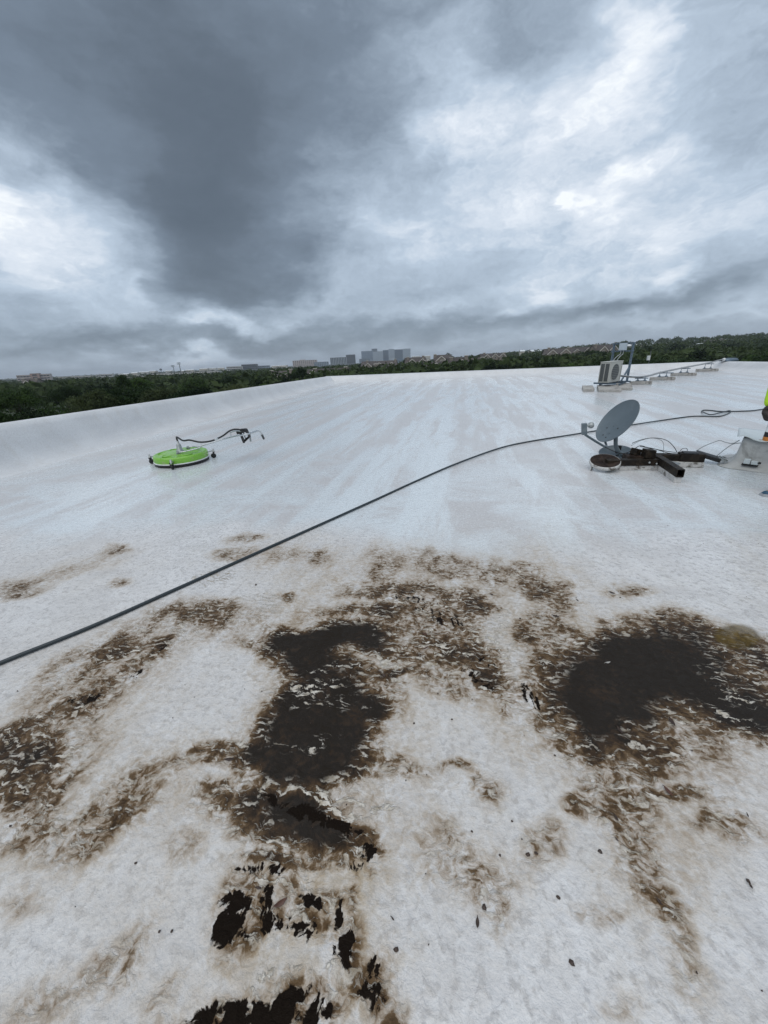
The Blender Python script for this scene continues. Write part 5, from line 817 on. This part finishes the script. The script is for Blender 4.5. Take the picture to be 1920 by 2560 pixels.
def glove(wr, ha, thumb, curl, mat):
    """palm and five bent fingers grown from one skeleton; ha: middle of the palm, curl: direction the fingers close to"""
    d = (ha - wr).normalized(); th = Vector(thumb); th = (th - d * th.dot(d)).normalized(); cu = Vector(curl); cu = (cu - d * cu.dot(d)).normalized()
    V = [wr, wr + d * .04, wr + d * .085]; E = [(0, 1), (1, 2)]; Rd = [(.040, .034), (.046, .030), (.047, .027)]
    for k, (off, ln) in enumerate(((.030, .85), (.010, 1.0), (-.010, .95), (-.029, .75))):
        k0 = len(V); kn = wr + d * .105 + th * off * 1.1
        V += [kn, kn + (d * .030 + cu * .016) * ln, kn + (d * .034 + cu * .042) * ln, kn + (d * .018 + cu * .058) * ln]; Rd += [.0145, .0130, .0120, .0105]
        E += [(2, k0), (k0, k0 + 1), (k0 + 1, k0 + 2), (k0 + 2, k0 + 3)]
    k0 = len(V); V += [wr + d * .045 + th * .045 + cu * .012, wr + d * .078 + th * .055 + cu * .030, wr + d * .10 + th * .045 + cu * .045]; Rd += [.014, .0125, .011]; E += [(1, k0), (k0, k0 + 1), (k0 + 1, k0 + 2)]
    return skin('glove', [v - O for v in V], E, Rd, mat, t, 0, 2)
glove(wrist.lerp(elbow, .04), hand, (-.35, -1, 0), (.6, -.3, 0), M['glove'])
glove(wrR, haR, (-1, 0, .2), (.1, -1, 0), M['glove'])
for an, tp in ((ankL, toe), (ankR, ankR + Vector((-.235, -.02, -.085)))):
    d = (an - tp); d.z = 0; L = d.length + .06; d.normalize(); y = Vector((-d.y, d.x, 0)); vs = []
    secs = [(0, .018, .030), (.025, .032, .048), (.07, .042, .062), (.13, .045, .085), (.19, .042, .115), (.25, .040, .120), (.285, .030, .10)]
    for u, wv, hv in secs:
        for k in range(12):
            an_ = math.pi * k / 11; vs.append(tp + d * u + y * wv * math.cos(an_) + Vector((0, 0, .022 + (hv - .022) * math.sin(an_) ** .7)))
    fs = [(i * 12 + k, i * 12 + k + 1, (i + 1) * 12 + k + 1, (i + 1) * 12 + k) for i in range(6) for k in range(11)] + [tuple(range(12)), tuple(range(72, 84))]
    b = MB(o_); b.add(vs, fs, True); sho = b.build('shoe', M['shoe'], t)
    so_v = [tp + d * (u - (.006 if i == 0 else 0)) + y * (wv + .005) * s_ + Vector((0, 0, z)) for z in (.003, .026) for s_ in (-1, 1) for i, (u, wv, hv) in enumerate(secs)]
    n = 7; ringi = list(range(n)) + list(range(2 * n - 1, n - 1, -1)); top_ = [i + 2 * n for i in ringi]
    b = MB(o_); b.add(so_v, [tuple(ringi), tuple(top_)] + [(ringi[i], ringi[(i + 1) % 14], top_[(i + 1) % 14], top_[i]) for i in range(14)]); b.build('sole', M['sole'], sho)
    for u in (.09, .13, .17):
        b = MB(o_); b.tube([tp + d * u + y * -.03 + Vector((0, 0, .06 + u * .2)), tp + d * u + Vector((0, 0, .068 + u * .25)), tp + d * u + y * .03 + Vector((0, 0, .06 + u * .2))], .005, 6); b.build('lace', M['whiteplastic'], sho)
bo = hand + Vector((.062, -.02, -.03)); o2 = (bo.x, bo.y, bo.z - .16)
t2 = thing('spray_bottle', 'white bottle with dark and orange lower end held in the gloved hand', 'bottle', o2)
b = MB(o2); b.lathe([(0, .10), (.014, .10), (.016, .05), (.024, .02), (.034, -.0), (.036, -.075)], bo, n=20); b.build('bottle_body', M['whiteplastic'], t2)
b = MB(o2); b.lathe([(.036, -.076), (.037, -.12)], bo, n=20); b.build('dark_band', M['black'], t2)
b = MB(o2); b.lathe([(.037, -.121), (.037, -.155), (.03, -.16), (0, -.16)], bo, n=20); b.build('orange_base', M['orange'], t2)
# ------------------------------------------------------------------ trees
def quads_mesh(name, V, mat):
    n = len(V) // 4; me = bpy.data.meshes.new(name); me.vertices.add(len(V)); me.vertices.foreach_set('co', np.ascontiguousarray(V, dtype=np.float32).ravel())
    me.loops.add(n * 4); me.loops.foreach_set('vertex_index', np.arange(n * 4)); me.polygons.add(n); me.polygons.foreach_set('loop_start', np.arange(n) * 4)
    me.update(calc_edges=True); me.materials.append(mat); return me
def leaf_quads(cen, nrm, size, g):
    """one bent-free diamond leaf per centre"""
    n = len(cen); r = g.normal(size=(n, 3)); u = np.cross(nrm, r); u /= np.linalg.norm(u, axis=1)[:, None] + 1e-9; v = np.cross(nrm, u)
    s = size[:, None]; return np.stack([cen - u * s, cen - v * s * .55, cen + u * s, cen + v * s * .55], 1).reshape(-1, 3)
def crown_points(g, clumps, per, rmin=.5):
    C_, N_ = [], []
    for _ in range(clumps):
        d = g.normal(size=3); d /= np.linalg.norm(d); d[2] = abs(d[2]) * .9 - .25 if g.random() < .8 else d[2]
        c = d * g.uniform(rmin, .86) * np.array([1, 1, .82]); r = g.uniform(.18, .42)
        k = g.normal(size=(per, 3)); k /= np.linalg.norm(k, axis=1)[:, None]; k[:, 2] = np.where(k[:, 2] < -.3, -k[:, 2], k[:, 2])
        C_.append(c + k * r * g.uniform(.55, 1.12, (per, 1)) * np.array([1, 1, .75])); N_.append(k + g.normal(size=(per, 3)) * .55 + [0, 0, .25])
    C_, N_ = np.concatenate(C_), np.concatenate(N_); return C_, N_ / np.linalg.norm(N_, axis=1)[:, None]
crowns, far_crowns = [], []
for i in range(6):
    g = np.random.default_rng(40 + i); c_, n_ = crown_points(g, 44, 210)
    crowns.append(quads_mesh('crown', leaf_quads(c_, n_, g.uniform(.022, .045, len(c_)), g), M[('leaf1', 'leaf2', 'leaf3')[i % 3]]))
    c_, n_ = crown_points(g, 40, 80); far_crowns.append(quads_mesh('crown', leaf_quads(c_, n_, g.uniform(.04, .075, len(c_)), g), M[('leaf1', 'leaf1', 'leaf2')[i % 3]]))
def trunk_mesh(seed):
    g = random.Random(seed); b = MB(); b.tube([(0, 0, 0), (.02, .01, .3), (-.01, .02, .6), (0, 0, 1)], [.055, .04, .033, .015], 8)
    for k in range(6):
        an = k * 1.05 + g.random(); z = g.uniform(.42, .75); d = Vector((math.cos(an), math.sin(an), 0)); b.tube([Vector((0, 0, z)), Vector((0, 0, z + .08)) + d * .12, Vector((0, 0, z + .2)) + d * .26], [.02, .014, .005], 6)
    return b.mesh('trunk')
trunks = [trunk_mesh(i) for i in range(3)]
for tm in trunks: tm.materials.append(M['bark'])
def tree(x, y, w, top, label, group, var, far):
    z0 = float(ground_z(x, y)) - .1; H = top - z0; R = w / 2
    rz = min(max(R * .95, 2.2), H * .48)
    t = thing('tree', label, 'tree', (x, y, z0), False, group, random.uniform(0, 6.28))
    me = (far_crowns if far else crowns)[var % 6]
    o = bpy.data.objects.new('crown', me); C.objects.link(o); o.parent = t; o.location = (0, 0, H - rz * 1.02); o.scale = (R, R, rz)
    o = bpy.data.objects.new('trunk', trunks[var % 3]); C.objects.link(o); o.parent = t; o.scale = (R * .9, R * .9, H - rz * .6)
TREE_LABELS = {0: 'leafy dark tree at the left edge just behind the parapet', 1: 'broad dark tree second from the left edge behind the parapet', 2: 'dark tree just right of the leftmost two behind the parapet', 3: 'low olive green tree closest to the left parapet, with loose twigs', 6: 'narrow dark tree rising highest above the left tree belt', 23: 'round very dark tree beside the brown roofed house, above the far parapet', 65: 'small far treetop behind the houses right of the tall buildings', 66: 'far low tree left of the tall blue group', 45: 'small dark treetop on the skyline right of the tall buildings'}
SPOTS = [(-9, 'behind the left parapet near the left edge'), (-.86, 'behind the left parapet below the pink office block'), (-.72, 'left of the narrow highest treetop'), (-.58, 'beside the narrow highest treetop'), (-.47, 'below the floodlight poles'), (-.40, 'in front of the long pale building'), (-.32, 'right of the long pale building'), (-.24, 'below the dark topped office building'), (-.16, 'below the wide pinkish building'), (-.08, 'below the dark office with fins'), (.0, 'below the plain dark tower'), (.07, 'below the tall blue group'), (.13, 'just right of the tall blue group'), (.19, 'below the highest pale gable'), (.25, 'below the row of chimneys'), (.31, 'at the right end of the house row'), (.37, 'in the middle of the right belt'), (.44, 'left of the strut frame'), (.52, 'close left of the air conditioner'), (.60, 'behind the strut frame'), (.66, 'behind the white pole box'), (.73, 'above the second pipe support'), (.80, 'above the farthest pipe support'), (.88, 'above the pipe hood'), (.97, 'right of the pipe hood'), (9, 'at the right edge')]
for i, (x, y, w, top) in enumerate(TREES):
    far = y > 60; be = x / y
    spot = [s_ for k_, s_ in SPOTS if k_ <= be][-1] if be < .97 else 'at the right edge'
    if y < 60 and x < 0: g_ = 'trees behind the left parapet'
    elif x < -30: g_ = 'trees further off at left'
    elif be < .5 and y < 170: g_ = 'trees among the houses'
    elif y < 130: g_ = 'trees behind the right half of the far parapet'
    else: g_ = 'trees on the slope'
    size = 'broad' if w > 9 else ('narrow' if w < 4.2 else 'rounded')
    dist = 'nearest' if y < 30 else ('near' if y < 60 else ('more distant' if y < 130 else 'far'))
    tone = ('dark green', 'mid green', 'olive green')[(i * 5 + i // 6) % 3] if not far else ('dark green', 'dark green', 'mid green')[(i * 5 + i // 6) % 3]
    tree(x, y, w * 1.12, top, TREE_LABELS.get(i, f'{dist} {size} {tone} tree {spot}'), g_, i * 5 + i // 6, far)
# far-off woods: one mass
g = np.random.default_rng(5); cs, ns, ss = [], [], []
n = 0
while n < 3600:
    Y = math.exp(g.uniform(math.log(95), math.log(3800))); X = g.uniform(-1.25, 1.25) * Y
    if Y < 190 and X < -20 and g.random() < .5: continue
    z = float(ground_z(X, Y)); R = g.uniform(3.2, 6.0) * (1 + Y / 6000); top = z + g.uniform(6.0, 9.2) + (1.5 * g.random() if X > 0 else 0)
    if X < .22 * Y: top = min(top, 1.42 - .0036 * Y ** .93 + g.uniform(-.8, .5)) if Y < 700 else top
    if top - z < 2.5: continue
    per = 60 if Y < 500 else 34
    k = g.normal(size=(per, 3)); k /= np.linalg.norm(k, axis=1)[:, None]; k[:, 2] = np.abs(k[:, 2]) * 1.1 - .35
    lump = 1 + .35 * np.sin(k[:, :1] * 5 + g.random() * 6) * np.sin(k[:, 1:2] * 5 + g.random() * 6)
    cs.append(np.array([X, Y, top - R * .62]) + k * R * lump * np.array([1, 1, .62])); ns.append(k + g.normal(size=(per, 3)) * .5); ss.append(np.full(per, R * (.20 if per == 60 else .30)) * g.uniform(.7, 1.3, per)); n += 1
cs, ns, ss = np.concatenate(cs), np.concatenate(ns), np.concatenate(ss); ns /= np.linalg.norm(ns, axis=1)[:, None]
wm_ = quads_mesh('woods', leaf_quads(cs, ns, ss, g), leaf_material('far_foliage', (.008, .017, .007), (.055, .080, .028), .045))
o = bpy.data.objects.new('woods', wm_); C.objects.link(o); tag(o, 'dark woods covering the plain and the far slope', 'woods', None, 'stuff')

# ------------------------------------------------------------------ houses beyond the far parapet
def gable(b, x0, x1, y0, y1, ze, zr, over=.35, th=.18):
    """gable roof, ridge along x: two slabs"""
    ym = (y0 + y1) / 2; sl = (zr - ze) / (ym - y0)
    for s_ in (-1, 1):
        ye = y0 - over if s_ < 0 else y1 + over; z_e = ze - over * sl
        vs = [(x0 - over, ye, z_e), (x1 + over, ye, z_e), (x1 + over, ym, zr), (x0 - over, ym, zr)]
        b.prism([(x, y, z) for x, y, z in vs], (0, 0, th))
def house(i, x, y, w, zr, ze, label):
    z0 = float(ground_z(x, y)) - .2; d = max(8.0, w * .55); w = max(w, 4.5)
    sl_ = (zr - ze); ra = random.uniform(-.25, .25)
    t = thing('house', label, 'house', (x, y, z0), False, 'brown roofed houses beyond the parapet', ra)
    er, ee = zr - z0, ze - z0
    d = min(d, sl_ * 5.0 + 3)
    shm = M['shingle'] if i % 2 else M['shingle2']
    b = MB(); b.box((0, 0, ee / 2), (w, d, ee)); b.prism([(-w / 2, -d / 2, ee), (-w / 2, d / 2, ee), (-w / 2, 0, er - .1)], (w, 0, 0)); b.build('wall', M['stucco'], t)
    b = MB(); gable(b, -w / 2, w / 2, -d / 2, d / 2, ee, er); rf_ = b.build('roof', shm, t)
    rnd = random.Random(i * 7 + 1)
    # projecting front gables with pale verge boards
    ng = 1 if w < 9 else (2 if w < 15 else 3)
    for k in range(ng):
        gx = -w / 2 + w * (k + .5) / ng + rnd.uniform(-.6, .6); gw = min(w / ng * .8, 5.2); gz = ee + (er - ee) * rnd.uniform(.62, .88); yf = -d / 2 - 1.6; low = gz - gw * .42
        b = MB(); b.prism([(gx - gw / 2, yf, 0), (gx + gw / 2, yf, 0), (gx + gw / 2, yf, low), (gx, yf, gz), (gx - gw / 2, yf, low)], (0, d / 2 + 1.2, 0)); gb = b.build('front_gable', M['stucco'], t)
        for s_ in (-1, 1):
            b = MB(); p, q = Vector((gx + s_ * (gw / 2 + .3), yf - .25, low - .25)), Vector((gx, yf - .25, gz + .02))
            b.bar(p, q, .14, .34, (0, 0, 1)); b.build('verge_board', M['trim'], gb)
            b = MB(); b.prism([(gx + s_ * (gw / 2 + .35), yf - .2, low - .12), (gx, yf - .2, gz + .16), (gx, yf - .2, gz + .32), (gx + s_ * (gw / 2 + .35), yf - .2, low + .04)], (0, d / 2 + 1.6, 0)); b.build('gable_roof', shm, gb)
        b = MB(); b.box((gx, yf - .03, low - .5), (1.1, .08, 1.2)); wn = b.build('window', M['trim'], gb); b = MB(); b.box((gx, yf - .08, low - .5), (.9, .06, 1.0)); b.build('pane', M['glassd'], wn)
    for k in range(1 if w < 8 else 2):
        cx_ = (-.42 + .8 * k + rnd.uniform(-.05, .1)) * w; cy_ = -d * .18; ch = er + rnd.uniform(.1, .7)
        b = MB(); b.box((cx_, cy_, (ee + ch) / 2), (1.25, 1.0, ch - ee)); cn = b.build('chimney', M['stucco'], rf_)
        b = MB(); b.box((cx_, cy_, ch + .1), (1.6, 1.3, .22)); b.build('chimney_cap', M['trim'], cn)
HL = ['brown roofed house leftmost above the far parapet, with two chimneys', 'long brown house with several pale edged gables above the parapet corner', 'wide brown roofed house below the tallest buildings', 'small low house with pale verge and chimney among trees left of centre', 'brown house with chimneys just right of the tall buildings', 'low dark roofed house half hidden by trees right of centre', 'house whose pale edged gable stands highest right of the tall buildings', 'brown house with beige chimneys in the middle of the right group', 'gabled house beside the tall chimney, right group', 'long brown roof at the right end of the row, against the trees', 'brown roof among trees left of the strut frame', 'long grey brown roof on the slope left of the strut frame', 'brown gabled house seen through the strut frame', 'pinkish roofed house high on the right slope', 'brown gabled roof in front of the pink office block at left']
for i, (h, lb) in enumerate(zip(HOUSES, HL)): house(i, *h, lb)

# ------------------------------------------------------------------ far buildings
def block_building(name, label, key, mat, floors, bays, depth=None, win='band', roofbit=None, cat='building', group=None, wmat='glassd'):
    x, y, w, top = BLD[key]; z0 = float(ground_z(x, y)) - 1; H = top - z0; d = depth or max(12, w * .6)
    t = thing(name, label, cat, (x, y, z0), False, group, -math.atan2(x, y) * .6)
    b = MB(); b.box((0, 0, H / 2), (w, d, H)); b.build('wall', M[mat], t)
    b = MB(); b.box((0, 0, H + .2), (w * .98, d * .98, .5)); r = b.build('roof', M['asphaltroof'], t)
    if roofbit: b = MB(); b.box((w * roofbit, 0, H + 1.2), (w * .22, d * .4, 2.4)); b.build('plant_room', M[mat], r)
    fh = min(4.0, H / floors); 
    for k in range(floors):
        z = H - fh * (k + .55)
        if win == 'band':
            b = MB(); b.box((0, -d / 2 - .05, z), (w * .94, .3, fh * .45)); wb = b.build('window_band', M[wmat], t)
            for j in range(1, bays): b = MB(); b.box((-w * .47 + w * .94 * j / bays, -d / 2 - .15, z), (.5, .3, fh * .47)); b.build('mullion', M[mat], wb)
        else:
            for j in range(bays):
                b = MB(); b.box((-w / 2 + w * (j + .5) / bays, -d / 2 - .05, z), (w / bays * .5, .3, fh * .5)); b.build('window', M[wmat], t)
    if win == 'fins':
        for j in range(bays + 1): b = MB(); b.box((-w / 2 + w * j / bays, -d / 2 - .3, H / 2), (w / bays * .3, .8, H * .96)); b.build('fin', M['paleblue'], t)
    return t
block_building('office_block', 'pinkish white low office wing at far left with dark window bands', 'pinkoffice', 'pinkwall', 4, 6)
block_building('office_tower', 'brownish pink core between the two pale office wings at far left', 'pinkcore', 'brickpink', 4, 1, win='window')
block_building('office_block', 'pale office wing right of the brownish pink core at far left', 'pinkoffice2', 'pinkwall', 4, 4)
block_building('low_building', 'small cream building just right of the pale office wings', 'cream1', 'creamwall', 2, 5)
block_building('low_building', 'long low cream building above the left trees', 'cream2', 'creamwall', 2, 9)
block_building('low_building', 'pale low building left of the highest left tree', 'cream3', 'paleconc', 3, 4)
block_building('long_building', 'long pale grey building with dark openings behind the two floodlight poles', 'longwhite', 'paleconc', 2, 17, win='window')
block_building('office_block', 'office building with dark upper block in the far middle left', 'dark_mid', 'darkwall', 3, 6)
block_building('office_block', 'pale wing left of the dark topped office building', 'mid_l', 'paleconc', 3, 5)
block_building('office_block', 'low grey wing right of the dark topped office building', 'mid_r', 'greyblue', 3, 5)
block_building('hospital', 'wide pinkish building with rows of windows left of the dark office', 'pinkblock', 'pinkwall', 5, 12, win='window', roofbit=-.1)
block_building('low_building', 'grey low building with dark windows beside the wide pinkish building', 'grey_low', 'greyblue', 3, 8, win='window')
block_building('office_block', 'dark office block with pale vertical fins', 'dark_office', 'darkwall', 4, 10, win='fins')
block_building('office_tower', 'plain dark grey tower left of the tall blue group', 'dark_tower', 'darkwall', 7, 4)
G_ = 'tall blue grey buildings on the skyline'
block_building('tall_building', 'grey blue tall building at the left end of the tall group', 't1', 'greyblue', 9, 7, group=G_, wmat='blueglass')
block_building('tall_building', 'building with the small raised top in the tall group', 't1b', 'greyblue', 9, 3, group=G_, roofbit=0)
block_building('tall_building', 'pale broad building, third from the left in the tall group', 't2', 'paleblue', 9, 6, group=G_, wmat='greyblue')
block_building('tall_building', 'dark blue slab in the middle of the tall group', 't3', 'blueglass', 9, 3, group=G_, wmat='darkwall')
block_building('tall_building', 'pale narrow slab right of the dark blue slab in the tall group', 't4', 'paleblue', 9, 3, group=G_, wmat='greyblue')
block_building('tall_building', 'blue glass building second from the right in the tall group', 't5', 'blueglass', 10, 4, group=G_, wmat='darkwall')
block_building('tall_building', 'pale building at the right end of the tall group', 't6', 'paleblue', 9, 3, group=G_, wmat='greyblue')
block_building('low_building', 'low blue grey building at the foot of the tall group', 'low_blue', 'greyblue', 3, 6)
for i, (x, y, w, top) in enumerate(SHEDS):
    z0 = float(ground_z(x, y)) - .5; H = max(top - z0, 3.5); d = max(8, w * .6)
    t = thing('shed', ('wide' if w > 20 else 'small') + ' pale roofed building far off among trees, ' + [s_ for k_, s_ in SPOTS if k_ <= x / y][-1].replace('below', 'near').replace('behind the left parapet ', ''), 'building', (x, y, z0), False, 'far pale roofs at left' if x < 0 else 'far pale roofs at right', random.uniform(-.3, .3))
    b = MB(); b.box((0, 0, (H - 1.2) / 2), (w, d, H - 1.2)); b.build('wall', M['creamwall'] if i % 3 else M['paleconc'], t)
    b = MB(); gable(b, -w / 2, w / 2, -d / 2, d / 2, H - 1.2, H, .5, .3); b.build('roof', M['whiteroof'], t)
    b = MB(); b.box((0, -d / 2 - .1, (H - 1.2) * .6), (w * .7, .3, 1.2)); b.build('window_band', M['glassd'], t)
# floodlight poles, water tower, lamp on a pole
for i, (x, y, w, top) in enumerate(POLES):
    z0 = float(ground_z(x, y)); H = top - z0; t = thing('floodlight_pole', ('taller' if i == 0 else 'shorter') + ' of the two floodlight poles on the left skyline', 'floodlight', (x, y, z0), False, 'floodlight poles')
    b = MB(); b.tube([(0, 0, 0), (0, 0, H)], [.45, .28], 8); b.build('pole', M['pole'], t)
    for k in range(2):
        b = MB(); b.box((0, -.3, H - .4 - 1.1 * k), (3.4, .3, .2)); ba = b.build('lamp_bar', M['pole'], t)
        for j in range(4): b = MB(); b.lathe([(0, -.2), (.35, -.15), (.45, .15), (0, .2)], (-1.35 + .9 * j, -.6, H - .3 - 1.1 * k), frame((0, -1, -.35)), 10); b.build('lamp_head', M['panel'], ba)
x, y, w, top = WTOWER; z0 = float(ground_z(x, y)); H = top - z0
t = thing('water_tower', 'tiny dark water tower left of the floodlight poles', 'water tower', (x, y, z0), False)
b = MB(); b.lathe([(0, H), (w * .35, H - .6), (w * .5, H - 1.8), (w * .45, H - 3.4), (.6, H - 4.2)], n=16); b.build('tank', M['darkwall'], t)
b = MB(); b.tube([(0, 0, 0), (0, 0, H - 4)], .7, 8); b.build('column', M['darkwall'], t)
x, y, w, top = LAMPBOX; z0 = float(ground_z(x, y)); H = top - z0
t = thing('utility_pole', 'thin pole with small white box against the dark trees at right', 'utility pole', (x, y, z0), False)
b = MB(); b.tube([(.35, .2, 0), (.35, .2, H + .8)], .06, 6); b.build('pole', M['pole'], t)
b = MB(); b.box((0, 0, H - .45), (.42, .4, .8)); b.build('white_box', M['whiteroof'], t, .04)
b = MB(); b.bar((0, 0, H - .3), (.35, .2, H - .3), .05, .05); b.build('bracket', M['pole'], t)

# ------------------------------------------------------------------ haze
mt = bpy.data.materials.new('haze'); mt.use_nodes = True; t = NT(mt.node_tree)
pv = t.n('ShaderNodeVolumePrincipled', {'Color': (.86, .92, 1.0, 1), 'Density': .00016, 'Anisotropy': .1})
om_ = t.n('ShaderNodeOutputMaterial'); t.t.links.new(pv.outputs[0], om_.inputs['Volume'])
b = MB(); b.box((0, 0, 31), (16400, 16400, 86)); o = b.build('haze', mt); tag(o, 'thin grey haze over the plain', 'haze', None, 'stuff')
